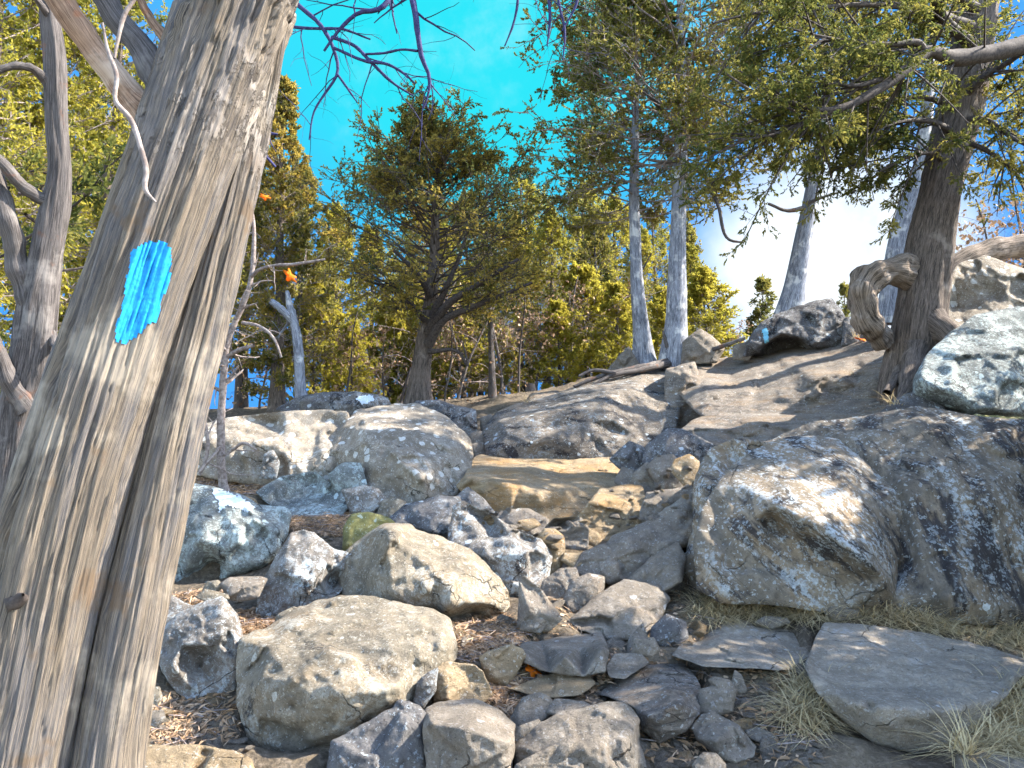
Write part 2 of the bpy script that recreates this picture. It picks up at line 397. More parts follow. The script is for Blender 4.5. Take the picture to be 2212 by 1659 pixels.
def chips(W, sc, sd, grad):
    """broken faces: every cell of a jittered lattice tilts its own way"""
    q = W * sc + sd; i0 = np.floor(q).astype(np.int64); best = np.full(len(W), 1e9); val = np.zeros(len(W))
    for dx in (-1, 0, 1):
        for dy in (-1, 0, 1):
            for dz in (-1, 0, 1):
                i = i0 + np.array([dx, dy, dz]); c = i + .5 + .42 * np.stack([_h(i[:, 0], i[:, 1], i[:, 2], s) for s in (61, 62, 63)], -1)
                r = q - c; d2 = (r * r).sum(-1); up = d2 < best
                g = np.stack([_h(i[:, 0], i[:, 1], i[:, 2], s) for s in (64, 65, 66)], -1)
                val = np.where(up, (r * g).sum(-1), val); best = np.where(up, d2, best)
    return val * grad / sc

def rock(name, label, out, ridge=(), d=None, lean=.6, th=None, bulge=.16, facets=9, mat='grey', soft=2, rough=1.0, s=None, cat='rock', group=None, sink=0, seed=None, strata=0):
    rng = np.random.default_rng(seed if seed is not None else abs(hash_str(label)) % 100000)
    O = np.array([(p[0], p[1]) for p in out], float)
    vb = O[:, 1].max(); vtop = O[:, 1].min()
    if d is None: d = ground_d(O[:, 0].mean(), vb) if vb < 1690 else D(vb)
    k = d / FR
    od = np.array([p[2] if len(p) > 2 else lean * (vb - p[1]) * k for p in out])
    if sink:      # push the foot of the rock under the soil
        low = O[:, 1] > vb - .22 * (vb - vtop); O = O.copy(); O[low, 1] += sink
    cc = O.mean(0); O = cc + (O - cc) * (1 + 5.0 / np.maximum(np.linalg.norm(O - cc, axis=1), 12))[:, None]
    x2 = np.append(O[:, 0], O[0, 0]); y2 = np.append(O[:, 1], O[0, 1])
    area = abs((x2[:-1] * y2[1:] - x2[1:] * y2[:-1]).sum()) / 2
    size = math.sqrt(area); sm = size * k
    R = np.array([(p[0], p[1]) for p in ridge], float).reshape(-1, 2)
    rd = np.array([p[2] if len(p) > 2 else lean * (vb - p[1]) * k - .07 * sm for p in ridge])
    if s is None: s = float(np.clip(size / 42, 3.2, 6.5))
    n = len(O)
    bp = np.concatenate([O, R]); bd = np.concatenate([od, rd])
    r = delaunay_2d_cdt([Vector(p) for p in bp], [(i, (i + 1) % n) for i in range(n)], [], 1, 1e-4)
    bv = np.array([tuple(p) for p in r[0]]); bdd = np.array([bd[o[0]] if o else np.nan for o in r[3]])
    bdd = np.where(np.isnan(bdd), np.nanmean(bdd), bdd); bt = np.array([f for f in r[2] if len(f) == 3])
    # outline, resampled and a little ragged
    L, LD = [], []
    for i in range(n):
        a, b = O[i], O[(i + 1) % n]; m = max(1, int(np.linalg.norm(b - a) / s))
        for q in range(m):
            t = q / m; L.append(a + (b - a) * t); LD.append(od[i] * (1 - t) + od[(i + 1) % n] * t)
    L = np.array(L); LD = np.array(LD)
    # round the corners of the traced outline slightly, then add roughness
    for _ in range(1): L = .5 * L + .25 * (np.roll(L, 1, 0) + np.roll(L, -1, 0))
    tn = np.roll(L, -1, 0) - np.roll(L, 1, 0); nn = nrm(np.stack([tn[:, 1], -tn[:, 0]], -1))
    nz = fbm(np.concatenate([L / 22, np.full((len(L), 1), seed or 0.3)], 1), 3, 3)
    L = L + nn * (nz * 1.5 * rough * min(1.6, size / 110))[:, None]
    lo, hi = L.min(0), L.max(0)
    gx_, gy_ = np.meshgrid(np.arange(lo[0], hi[0], s), np.arange(lo[1], hi[1], s * .87))
    gx_ = gx_ + (np.arange(gx_.shape[0]) % 2)[:, None] * s / 2
    G = np.stack([gx_.ravel(), gy_.ravel()], -1) + rng.uniform(-.15, .15, (gx_.size, 2)) * s
    G = G[_inside(L, G)]; ed = _edist(L, G); G = G[ed > .55 * s]
    allp = np.concatenate([L, G]); m = len(L)
    r = delaunay_2d_cdt([Vector(p) for p in allp], [(i, (i + 1) % m) for i in range(m)], [], 1, 1e-4)
    V2 = np.array([tuple(p) for p in r[0]]); org = np.array([o[0] if o else -1 for o in r[3]])
    T = np.array([f for f in r[2] if len(f) == 3])
    isb = (org >= 0) & (org < m)
    dep = np.full(len(V2), np.nan); best = np.full(len(V2), -1e9)
    for t in bt:                              # barycentric depth
        a, b, c = bv[t]; den = (b[1] - c[1]) * (a[0] - c[0]) + (c[0] - b[0]) * (a[1] - c[1])
        if abs(den) < 1e-9: continue
        w0 = ((b[1] - c[1]) * (V2[:, 0] - c[0]) + (c[0] - b[0]) * (V2[:, 1] - c[1])) / den
        w1 = ((c[1] - a[1]) * (V2[:, 0] - c[0]) + (a[0] - c[0]) * (V2[:, 1] - c[1])) / den
        w2 = 1 - w0 - w1; mn = np.minimum(np.minimum(w0, w1), w2); up = mn > best
        w = np.clip(np.stack([w0, w1, w2], -1), 0, 1); w /= w.sum(-1, keepdims=True)
        val = w @ bdd[t]; dep[up] = val[up]; best[up] = mn[up]
    dep[isb] = LD[org[isb]]
    ed = _edist(L, V2); ed[isb] = 0
    base_dep = dep.copy()
    cen = O.mean(0); half = np.maximum((hi - lo) / 2, 1)
    pn = (V2 - (lo + hi) / 2) / half
    # facetted swelling towards the front: envelope of random tangent planes of a dome
    H = np.full(len(V2), 1e9)
    for f in range(facets):
        a = rng.uniform(0, 2 * math.pi); rr = math.sqrt(rng.uniform(0, .9)); qx, qy = rr * math.cos(a), rr * math.sin(a)
        H = np.minimum(H, (1 - rr * rr) - 2 * qx * (pn[:, 0] - qx) - 2 * qy * (pn[:, 1] - qy) + rng.uniform(-.22, .16))
    H = np.clip(H, 0, None)
    t = np.clip(ed / (.16 * size), 0, 1); rim = np.sqrt(1 - (1 - t) ** 2)
    dep = dep - bulge * sm * (H * .7 * rim + .5 * rim)
    # soften the edges
    E = np.concatenate([T[:, [0, 1]], T[:, [1, 2]], T[:, [2, 0]]])
    cnt = np.bincount(E.ravel(), minlength=len(V2))
    for _ in range(soft):
        acc = np.bincount(E[:, 0], dep[E[:, 1]], len(V2)) + np.bincount(E[:, 1], dep[E[:, 0]], len(V2))
        dep = np.where(isb, dep, .4 * dep + .6 * acc / np.maximum(cnt, 1))
    W = P(V2[:, 0], V2[:, 1], d + dep)
    sd = rng.uniform(0, 50, 3)
    am = min(1.0, sm / .7) * rough
    lay = W * np.array([1, 1, 2.2])
    disp = am * (.024 * fbm(W * 1.7 + sd, 2, 1) + .012 * np.abs(fbm(lay * 3.2 + sd, 3, 2)) + chips(W + .05 * fbm(W * 4 + sd, 2, 51)[:, None], 2.6, sd, .30) + chips(W + .03 * fbm(W * 9 + sd, 2, 52)[:, None], 6.5, sd, .22) + .016 * fbm(W * 13 + sd, 3, 4) + .007 * fbm(W * 42 + sd, 2, 6))
    step_ = np.abs(((vn(lay * 2.4 + sd, 8) * 3) % 1) - .5); disp = disp + am * .02 * np.minimum(step_ * 6, 1)
    a_ = np.bincount(E[:, 0], disp[E[:, 1]], len(V2)) + np.bincount(E[:, 1], disp[E[:, 0]], len(V2)); disp = .5 * disp + .5 * a_ / np.maximum(cnt, 1)
    dep = dep + disp * (.25 + .75 * np.clip(t * 1.5, 0, 1)) * 1.0
    if strata:
        h_ = Wz = W[:, 2] * 5.5 + .8 * fbm(W * np.array([.9, .9, .4]) + sd, 3, 14) + W[:, 0] * .35
        fr_ = h_ - np.floor(h_); dep = dep + strata * (np.clip((fr_ - .5) / .42, 0, 1) ** 2 - .3 + .35 * vn(np.stack([np.floor(h_), W[:, 0] * 2.2, W[:, 1] * 0], -1), 15)) * np.clip(t * 1.5, 0, 1)
    # far side
    if th is None: th = .75 * sm
    t2 = np.clip(ed / (.42 * size), 0, 1)
    back = base_dep + th * np.sqrt(1 - (1 - t2) ** 2) + .06 * th * fbm(W * 2 + sd, 2, 12) * t2
    back = np.maximum(back, dep + .02 * t2)
    Wf = P(V2[:, 0], V2[:, 1], d + dep)
    inn = ~isb
    # the far half keeps level ground contact: never sinks below the foot of the front
    Wb = P(V2[:, 0], V2[:, 1], d + back)
    idx = np.full(len(V2), -1); idx[inn] = len(V2) + np.arange(inn.sum()); idx[isb] = np.nonzero(isb)[0]
    Vv = np.concatenate([Wf, Wb[inn]])
    a, b, c = Wf[T[0, 0]], Wf[T[0, 1]], Wf[T[0, 2]]
    cam = np.array([0, 0, EYE])
    if np.dot(np.cross(b - a, c - a), cam - a) < 0: T = T[:, ::-1]
    F = np.concatenate([T, idx[T][:, ::-1]])
    loc = P(cen[0], vb, d + th * .4)
    o = put(name, mesh(name, Vv - loc, F, M[mat]), loc)
    tag(o, label, cat, group)
    SETTLE.append((L, V2[::4], (d + dep)[::4])); ROCKS.append((o, Vv, F))
    return o, Wf, T

def hash_str(s):
    h = 7
    for ch in s: h = (h * 131 + ord(ch)) & 0x7fffffff
    return h
# ---- left side of the gully
rock('boulder', 'long low pale slab with white lichen top and shaded face beside the thin dead sapling',
     [(380, 960), (421, 952), (428, 924), (495, 904), (611, 894), (695, 887), (748, 892), (758, 924), (740, 965), (735, 1017), (711, 1040), (565, 1045), (478, 1035), (400, 1020), (360, 995)],
     [(400, 968, .15), (445, 953, .2), (521, 951, .15), (591, 959, .1), (611, 950, .25), (705, 976, .05), (660, 1010, .05), (560, 1005, .15), (600, 915, .8), (690, 925, .6)], d=7.9, lean=.9, th=1.5, mat='pale', bulge=.08, cat='boulder')
rock('boulder', 'big rounded tan boulder splashed with white lichen beside the ochre step',
     [(741, 924, 1.0), (772, 889, 1.4), (860, 875, 1.7), (899, 877, 1.7), (961, 900, 1.5), (995, 931, 1.2), (1012, 947, 1.1), (1018, 981, .9), (1008, 1024, .5), (995, 1051, .3), (975, 1074, .15), (925, 1082, 0), (885, 1094, 0), (821, 1080, 0), (795, 1060, .1), (775, 1020, .5), (725, 1010, .7), (706, 975, .8)],
     [(790, 925, .65), (801, 1000, .15), (815, 1004, .12), (848, 985, .12), (898, 1018, .0), (912, 1035, -.05), (918, 1071, -.08), (850, 1045, .12), (800, 1040, .18), (900, 930, .75), (960, 985, .45), (880, 975, .3), (765, 985, .5)],
     d=7.3, th=1.6, mat='pale', bulge=.06, facets=12, soft=2, cat='boulder')
crest, crW, crT = rock('boulder', 'dark low boulder on the crest under the cedar trunk, left end with a white patch',
     [(600, 884), (644, 858), (700, 850), (770, 848), (834, 858), (845, 880), (760, 895), (640, 897)], d=10.8, th=1.0, mat='dark', cat='boulder')
rock('boulder', 'dark rounded rock behind the big tan boulder, right of the cedar foot',
     [(890, 880), (904, 868), (950, 868), (990, 880), (1024, 885), (1027, 933), (1003, 945), (960, 920), (900, 900)], d=9.6, th=1.0, mat='dark', cat='boulder')
for lab, out, dd in [('small squared stone wedged at the top of the dark crack', [(1018, 940), (1032, 934), (1048, 938), (1052, 956), (1040, 966), (1020, 962)], 9.4),
                     ('dark block lying in the crack beneath the squared stone', [(1018, 962), (1042, 958), (1056, 968), (1052, 988), (1024, 992)], 9.2),
                     ('small brown stone at the head of the crack on the crest', [(1040, 905), (1060, 898), (1070, 915), (1060, 932), (1042, 930)], 9.9),
                     ('flat reddish stone at the foot of the crack', [(1000, 1000), (1025, 990), (1040, 1000), (1030, 1015), (1004, 1016)], 8.7)]:
    rock('stone', lab, out, d=dd, mat='brown', cat='stone')
striped, stW, stT = rock('boulder', 'blue grey lichen boulder against the big leaning trunk, split white lichen stripe on top',
     [(340, 1110), (380, 1062), (411, 1047), (458, 1054), (518, 1071), (551, 1092), (611, 1097), (625, 1111), (618, 1151), (595, 1197), (565, 1224), (478, 1250), (395, 1262), (340, 1250)],
     [(395, 1085, .3), (458, 1095, .2), (535, 1105, .2), (600, 1112, .35), (545, 1135, .1), (560, 1200, .1), (430, 1170, -.02), (500, 1190, .06), (470, 1235, .3)], d=5.9, mat='blue', cat='boulder', th=.9)
rock('boulder', 'flat blue green lichen slab lying in front of the long pale slab',
     [(555, 1062), (611, 1031), (678, 1022), (711, 1044), (755, 1084), (735, 1112), (628, 1114), (580, 1085)], [(678, 1040, .7), (700, 1075, .4), (620, 1075, .5)], d=7.0, lean=1.6, mat='blue', th=.7, bulge=.1)
rock('rock', 'upright squared lichen rock at the lower left of the big tan boulder',
     [(711, 1027), (735, 1006), (748, 1002), (778, 1004), (791, 1051), (780, 1066), (728, 1060)], [(748, 1018), (775, 1020)], d=7.35, mat='blue', lean=.3)
rock('rock', 'pale block lying below the upright squared lichen rock',
     [(741, 1060), (790, 1052), (815, 1060), (835, 1084), (811, 1108), (761, 1108)], [(800, 1070), (806, 1100)], d=7.0, mat='speck', lean=.4)
rock('stone', 'small tan wedge of stone left of the dark knobbly rock', [(816, 1114), (828, 1084), (845, 1076), (875, 1086), (868, 1108), (845, 1118)], [(845, 1090), (865, 1096)], d=6.9, mat='tan')
rock('stone', 'short grey stone with split face beside the upright slab', [(562, 1030), (572, 985), (590, 975), (600, 1000), (596, 1030)], d=7.75, mat='speck', lean=.3)
rock('stone', 'small orange stained stone on the leaf litter above the blue grey boulder', [(524, 1090), (530, 1074), (548, 1080), (556, 1092), (540, 1098)], d=6.4, mat='ochre')
rock('rock', 'dark knobbly rock stretched between the big tan boulder and the wedge',
     [(838, 1122), (878, 1092), (945, 1075), (988, 1075), (1000, 1117), (978, 1156), (928, 1160), (891, 1138), (850, 1140)], [(900, 1098), (960, 1090), (930, 1125)], d=6.5, mat='dark', lean=.7, facets=12)
rock('rock', 'dark pointed rock with a lit right edge in front of the ochre step',
     [(985, 1077), (1012, 1055), (1045, 1082), (1066, 1106), (1040, 1112), (1000, 1108)], [(1016, 1062), (1046, 1098)], d=6.8, mat='dark', lean=.5)
rock('boulder', 'long leaning wedge with a smooth lit top edge behind the round central boulder',
     [(983, 1095), (1003, 1086), (1074, 1120), (1120, 1150), (1166, 1168), (1189, 1194), (1184, 1240), (1171, 1280), (1100, 1290), (1023, 1230), (968, 1175)],
     [(994, 1110, .35), (1023, 1128, .3), (1100, 1160, .2), (1156, 1195, .1), (1166, 1245, .05), (1060, 1120, .55), (1130, 1162, .4), (1060, 1200, .1)], d=5.55, lean=.6, mat='speck', th=.8, cat='boulder')
rock('rock', 'mossy olive rock standing behind the round central boulder',
     [(746, 1140), (761, 1114), (795, 1110), (838, 1120), (851, 1131), (830, 1160), (790, 1190), (755, 1200), (743, 1184)], [(775, 1130), (765, 1165)], d=6.0, mat='moss')
rock('boulder', 'pyramid shaped lichen boulder with a sunlit top left of the central boulder',
     [(556, 1326), (565, 1264), (605, 1197), (631, 1154), (655, 1147), (678, 1154), (711, 1184), (757, 1200), (748, 1235), (734, 1275), (705, 1300), (645, 1325), (591, 1335)],
     [(652, 1156, .35), (618, 1203, .15), (665, 1188, .2), (672, 1271, -.05), (704, 1216, .12), (620, 1270, -.02), (720, 1250, .3)], d=5.2, mat='speck', bulge=.08, cat='boulder', th=.8)
rock('boulder', 'rounded central boulder with a dark left facet and rusty hollow underneath',
     [(735, 1234, .45), (748, 1197, .5), (791, 1157, .55), (835, 1132, .65), (891, 1134, .75), (898, 1149, .65), (951, 1164, .65), (1012, 1187, .55), (1072, 1244, .4), (1095, 1281, .3), (1101, 1327, .2), (1072, 1338, .16), (1030, 1340, .22), (970, 1344, .2), (945, 1320, .05), (878, 1313, 0), (811, 1300, .1), (745, 1293, .25)],
     [(841, 1140, .22), (838, 1211, .06), (848, 1277, -.06), (881, 1309, -.1), (895, 1184, .22), (945, 1241, .05), (982, 1271, -.06), (958, 1316, -.12), (1010, 1303, -.1), (1070, 1306, -.02), (1010, 1228, .2), (790, 1215, .30), (800, 1275, .14), (1020, 1325, .22)],
     d=5.0, mat='tan', bulge=.1, facets=12, cat='boulder', th=1.0, soft=2)
rock('boulder', 'large mottled boulder at the front with moss dots and a smooth crown',
     [(514, 1453), (520, 1379, .35), (594, 1351, .6), (640, 1318, .75), (690, 1300, .8), (738, 1290, .85), (804, 1292, .85), (854, 1305, .8), (937, 1318, .7), (967, 1339, .6), (984, 1389, .4), (980, 1426, .3), (944, 1445, .2), (924, 1465, .15), (900, 1513, .1), (870, 1545, 0), (810, 1575, -.05), (737, 1612, -.08), (640, 1630, -.1), (547, 1612, 0), (514, 1520, .1)],
     [(640, 1345, .45), (590, 1400, .2), (560, 1470, .02), (640, 1480, -.08), (740, 1400, .18), (760, 1500, -.12), (880, 1400, .2), (860, 1480, -.02), (700, 1570, -.15)],
     d=3.75, mat='tan', bulge=.10, facets=14, cat='boulder', th=1.2, soft=2)
rock('boulder', 'dark speckled boulder with bare brown hollow next to the foot of the leaning trunk',
     [(343, 1423), (350, 1366), (393, 1323), (440, 1305), (477, 1291), (510, 1333), (522, 1380), (516, 1450), (507, 1487), (400, 1508), (370, 1476)],
     [(478, 1305, .25), (390, 1395, .1), (372, 1440, .0), (480, 1370, .1), (440, 1440, .2), (420, 1500, .05)], d=4.1, mat='speck', cat='boulder', th=.6)
rock('rock', 'sharp edged rock with litter on top behind the dark speckled boulder',
     [(330, 1330), (364, 1300), (373, 1287), (410, 1311), (444, 1300), (479, 1292), (440, 1345), (350, 1385)], d=4.6, mat='speck', lean=.8)
rock('stone', 'flat olive stone with a thin shadow under it, left of the pyramid boulder',
     [(494, 1290), (478, 1262), (500, 1249), (560, 1247), (574, 1252), (556, 1288), (520, 1296)], [(505, 1264), (560, 1258)], d=5.1, mat='brown', lean=.7)
rock('stone', 'small pale triangle of stone beside the flat olive stone', [(440, 1276), (450, 1259), (470, 1256), (478, 1270), (460, 1280)], d=5.15, mat='tan')
rock('stone', 'pale flat stone edge sticking out of the litter near the leaning trunk', [(425, 1290), (446, 1275), (488, 1284), (492, 1293), (450, 1297)], d=4.9, mat='tan', lean=1.0)
rock('stone', 'small lit stone touching the trunk above the bottom edge', [(322, 1510), (328, 1490), (343, 1487), (349, 1508), (338, 1520)], d=3.7, mat='tan')
rock('stone', 'small grey stone on dark soil left of the large mottled boulder', [(318, 1560), (325, 1540), (350, 1536), (356, 1556), (335, 1568)], d=3.5, mat='grey')
rock('boulder', 'broad sunlit tan rock at the bottom edge beside the trunk', [(290, 1700), (300, 1625), (330, 1612), (420, 1613), (500, 1622), (540, 1640), (560, 1700)], [(420, 1650, .1)], d=3.2, lean=1.0, mat='ochre', th=.6, cat='boulder')
rock('rock', 'small peaked stone leaning on the large mottled boulder', [(592, 1360), (602, 1330), (634, 1314), (656, 1330), (650, 1350), (610, 1362)], [(630, 1325)], d=4.45, mat='tan', lean=.5)
# ---- bottom row
rock('boulder', 'near black rock in shadow at the bottom under the mottled boulder',
     [(700, 1720), (720, 1600), (800, 1560), (845, 1533), (860, 1515), (904, 1526), (920, 1552), (922, 1720)], [(870, 1545), (880, 1640)], d=3.3, mat='dark', th=.5, cat='boulder')
rock('rock', 'tall dark shard standing between the mottled boulder and the tan block', [(893, 1520), (905, 1475), (925, 1455), (945, 1445), (938, 1490), (915, 1528)], d=3.75, mat='speck', lean=.3)
rock('boulder', 'squared grey block with a flat front face at the bottom edge',
     [(918, 1573, .12), (924, 1530, .35), (950, 1518, .42), (1024, 1514, .45), (1064, 1528, .42), (1110, 1563, .28), (1107, 1605, .1), (1100, 1700), (925, 1700)], [(932, 1562, .04), (1095, 1604, .02), (1010, 1575, -.03), (1010, 1640, -.04)], d=3.25, mat='grey', bulge=.06, lean=.3, th=.5, cat='boulder', soft=1)
rock('rock', 'tan block with a shaded left side behind the squared grey block',
     [(940, 1440), (970, 1433), (1024, 1440), (1040, 1453), (1062, 1500), (1037, 1517), (980, 1517), (940, 1515)], [(966, 1470, .02), (968, 1510, -.05), (1020, 1460, .12)], d=3.85, mat='ochre', bulge=.08, facets=6)
rock('rock', 'triangular tan block standing in the needle litter',
     [(1037, 1421), (1057, 1409), (1101, 1395), (1124, 1403), (1132, 1418), (1114, 1452), (1094, 1478), (1057, 1472)], [(1056, 1418, .05), (1066, 1462, -.03)], d=4.1, mat='ochre', lean=.4, bulge=.08, facets=5)
rock('rock', 'long flat grey rock with a straight shadowed front in the middle of the trail',
     [(1125, 1402, .15), (1130, 1388, .45), (1171, 1386, .55), (1240, 1376, .65), (1291, 1368, .75), (1304, 1384, .5), (1312, 1406, .15), (1304, 1450, 0), (1257, 1458, 0), (1190, 1450, 0), (1137, 1432, .05)],
     [(1132, 1412, .08), (1221, 1418, -.02), (1300, 1402, .05), (1250, 1395, .35)], d=4.1, mat='grey', bulge=.04, facets=6, soft=1)
rock('stone', 'thin flat stone half in sun lying on the litter in the trail',
     [(1100, 1486), (1164, 1467), (1215, 1450), (1257, 1449), (1284, 1476), (1250, 1500), (1180, 1505)], d=3.9, lean=2.6, mat='ochre', bulge=.05, th=.25)
rock('boulder', 'round grey boulder with a paler crest at the bottom middle',
     [(1112, 1612), (1161, 1569), (1211, 1543), (1317, 1519), (1357, 1526), (1376, 1556), (1376, 1606), (1394, 1653), (1400, 1710), (1120, 1710)], [(1165, 1590, .12), (1250, 1560, .15), (1340, 1545, .2), (1250, 1620, -.05), (1170, 1640, .02), (1355, 1600, .05)], d=3.3, mat='grey', th=.6, cat='boulder')
rock('rock', 'sloping grey rock wedged behind the round bottom boulder',
     [(1101, 1555), (1131, 1510), (1164, 1498), (1188, 1512), (1196, 1540), (1150, 1572), (1110, 1590)], [(1160, 1520)], d=3.6, mat='grey', lean=.9)
rock('stone', 'thin flat stone lying across the gap above the round bottom boulder', [(1184, 1540), (1190, 1522), (1204, 1511), (1261, 1516), (1273, 1526), (1215, 1546)], d=3.65, mat='grey', lean=1.4, th=.2)
rock('stone', 'small pale chip balanced on the left shoulder of the round bottom boulder', [(1113, 1592), (1125, 1570), (1160, 1556), (1166, 1566), (1145, 1582), (1120, 1602)], d=3.42, mat='grey')
rock('boulder', 'sunlit sloping slab with a bulging shadowed end right of the round bottom boulder',
     [(1297, 1500, .5), (1354, 1453, .75), (1397, 1440, .9), (1475, 1438, .9), (1492, 1453, .75), (1508, 1483, .5), (1508, 1540, .1), (1480, 1575, 0), (1423, 1602, 0), (1391, 1573, .05), (1377, 1530, .15), (1337, 1512, .35)],
     [(1400, 1545, -.02), (1470, 1520, .0), (1440, 1470, .5), (1380, 1490, .45), (1430, 1570, -.04)], d=3.55, mat='ledge', bulge=.07, th=.5, cat='boulder')
rock('rock', 'small rounded grey rock cut by the bottom edge', [(1112, 1700), (1117, 1653), (1154, 1632), (1197, 1612), (1231, 1624), (1256, 1653), (1260, 1700)], [(1190, 1640, .1)], d=3.15, mat='grey', bulge=.2)
rock('rock', 'smooth oblong stone lying alone in the dirt right of the sunlit slab',
     [(1497, 1573), (1518, 1546), (1542, 1542), (1592, 1568), (1628, 1610), (1624, 1632), (1588, 1646), (1556, 1636), (1510, 1598)], [(1530, 1560, .15), (1600, 1600, .1), (1545, 1600, .0)], d=3.45, lean=.8, mat='brown', bulge=.15)
rock('stone', 'rounded grey stone cut by the bottom edge below the oblong stone', [(1496, 1690), (1500, 1650), (1520, 1628), (1545, 1630), (1564, 1650), (1570, 1690)], d=3.2, mat='grey', bulge=.2)
rock('stone', 'flat chip with a pale top beside the smooth oblong stone', [(1612, 1578), (1640, 1574), (1675, 1588), (1690, 1600), (1650, 1605), (1622, 1594)], d=3.6, lean=1.5, mat='grey', th=.15)
rock('stone', 'squared stone against the right side of the sunlit slab', [(1510, 1540), (1514, 1492), (1545, 1485), (1590, 1490), (1578, 1535), (1540, 1545)], [(1550, 1500)], d=3.75, mat='grey')
rock('stone', 'pale lens shaped stone resting on the squared stone', [(1532, 1470), (1545, 1464), (1572, 1470), (1588, 1490), (1560, 1492)], d=3.8, mat='grey', lean=1)
rock('stone', 'thin upright shard under the overhanging trail slab', [(1582, 1480), (1588, 1450), (1600, 1462), (1612, 1490), (1596, 1496)], d=4.0, mat='brown', lean=.3)
# ---- right foreground slabs
rock('boulder', 'broad flat topped slab with scratched surface at the right foreground',
     [(1743, 1442, .35), (1762, 1389, .85), (1785, 1347, 1.25), (1859, 1350, 1.25), (1992, 1371, 1.2), (2142, 1401, 1.0), (2225, 1430, .85), (2206, 1458, .5), (2172, 1501, .25), (2092, 1582, .08), (2042, 1612, .0), (1975, 1625, -.02), (1892, 1602, 0), (1825, 1555, .08), (1765, 1491, .2)],
     [(1748, 1461, .28), (1825, 1508, .05), (1908, 1528, -.08), (2009, 1535, -.1), (2075, 1528, -.02), (2190, 1465, .3), (1900, 1430, .6), (2050, 1450, .5)],
     d=3.6, mat='flag', bulge=.03, facets=5, th=.8, cat='boulder', soft=2, rough=.7)
rock('boulder', 'flat grey trail slab with an overhanging front left of the scratched slab',
     [(1455, 1415, .1), (1475, 1393, .4), (1518, 1381, .6), (1575, 1344, .85), (1598, 1337, .9), (1635, 1347, .9), (1742, 1367, .85), (1762, 1379, .75), (1738, 1425, .25), (1728, 1440, .15), (1675, 1446, .0), (1608, 1438, -.05), (1525, 1438, -.05)],
     [(1600, 1400, .35), (1680, 1410, .35), (1530, 1412, .2)], d=4.25, mat='flag', bulge=.03, facets=5, th=.7, cat='boulder', soft=2, rough=.7)
rock('rock', 'low dark block under the overhang of the flat trail slab', [(1590, 1500), (1596, 1440), (1740, 1440), (1750, 1500), (1690, 1530)], d=4.45, mat='dark', lean=.2)
rock('rock', 'flat brown rock cut by the lower right corner', [(2065, 1700), (2068, 1630), (2090, 1625), (2230, 1640), (2240, 1700)], d=3.2, mat='grey', lean=.8)
rock('stone', 'small reddish mossy stone behind the flat trail slab', [(1634, 1345), (1655, 1332), (1695, 1336), (1705, 1345), (1670, 1354)], d=5.0, mat='brown', lean=.8)
rock('stone', 'little green grey stone in dry grass at the foot of the lichen wall', [(1785, 1325), (1800, 1312), (1850, 1318), (1858, 1332), (1810, 1340)], d=5.0, mat='grey', lean=.7)
# ---- trail middle
rock('boulder', 'smooth grey bedrock hump in the trail below the slope rocks',
     [(1228, 1340), (1290, 1290), (1347, 1256), (1421, 1264), (1443, 1293), (1424, 1335), (1390, 1376), (1321, 1382), (1254, 1358)], [(1350, 1285), (1410, 1290), (1330, 1340)], d=4.75, lean=1.5, mat='grey', th=.6, cat='boulder', bulge=.1)
rock('rock', 'dark rounded stone leaning on the grey bedrock hump', [(1219, 1295), (1237, 1257), (1271, 1241), (1303, 1249), (1300, 1275), (1277, 1300), (1231, 1332)], [(1270, 1258)], d=5.1, lean=.6, mat='brown', bulge=.2)
rock('rock', 'triangular fin of rock with a lit sloping edge in the trail',
     [(1119, 1358), (1124, 1256), (1134, 1247), (1171, 1283), (1212, 1336), (1184, 1361)], [(1130, 1258, .1), (1160, 1290, .05), (1190, 1330, -.02), (1145, 1320, -.1), (1172, 1275, .25)], d=4.75, lean=.3, mat='brown', bulge=.04, facets=5, soft=1)
rock('stone', 'small dark stone at the foot of the triangular fin', [(1124, 1360), (1140, 1325), (1160, 1312), (1180, 1345), (1166, 1364)], d=4.68, mat='grey')
rock('boulder', 'sloping brown bedrock rising right towards the lichen wall',
     [(1270, 1215), (1310, 1180), (1329, 1158), (1396, 1132), (1483, 1066), (1506, 1050), (1510, 1153), (1480, 1180), (1421, 1210), (1375, 1250), (1319, 1258), (1290, 1235)], [(1400, 1150), (1480, 1095), (1350, 1200), (1450, 1160)], d=5.6, lean=1.0, mat='brown', th=.9, cat='boulder')
rock('rock', 'smooth tilted grey slab below the sloping bedrock', [(1358, 1252), (1406, 1209), (1462, 1173), (1478, 1204), (1470, 1255), (1430, 1275), (1390, 1268)], [(1440, 1210)], d=5.3, lean=1.0, mat='grey')
rock('rock', 'layered brown rock at the bottom of the sloping bedrock', [(1240, 1230), (1262, 1195), (1300, 1178), (1335, 1190), (1350, 1220), (1320, 1245), (1280, 1250)], [(1300, 1200)], d=5.6, lean=.9, mat='brown')
rock('rock', 'upright tan stone right of the leaning wedge', [(1160, 1168), (1176, 1145), (1197, 1146), (1217, 1163), (1217, 1204), (1195, 1255), (1172, 1256), (1180, 1205)], [(1186, 1165), (1205, 1175), (1196, 1215)], d=5.75, lean=.4, mat='ochre', bulge=.12)
rock('rock', 'square grey block with a lit yellow corner below the ochre step', [(1180, 1140), (1202, 1121), (1253, 1121), (1268, 1143), (1268, 1186), (1217, 1182)], [(1204, 1132, .3), (1222, 1145, .02), (1262, 1142, .05)], d=6.2, lean=.3, mat='grey', bulge=.05, facets=5, soft=1)
rock('stone', 'small sunlit stone at the right of the square grey block', [(1266, 1170), (1268, 1154), (1288, 1152), (1296, 1168), (1284, 1178)], d=6.3, mat='ochre')
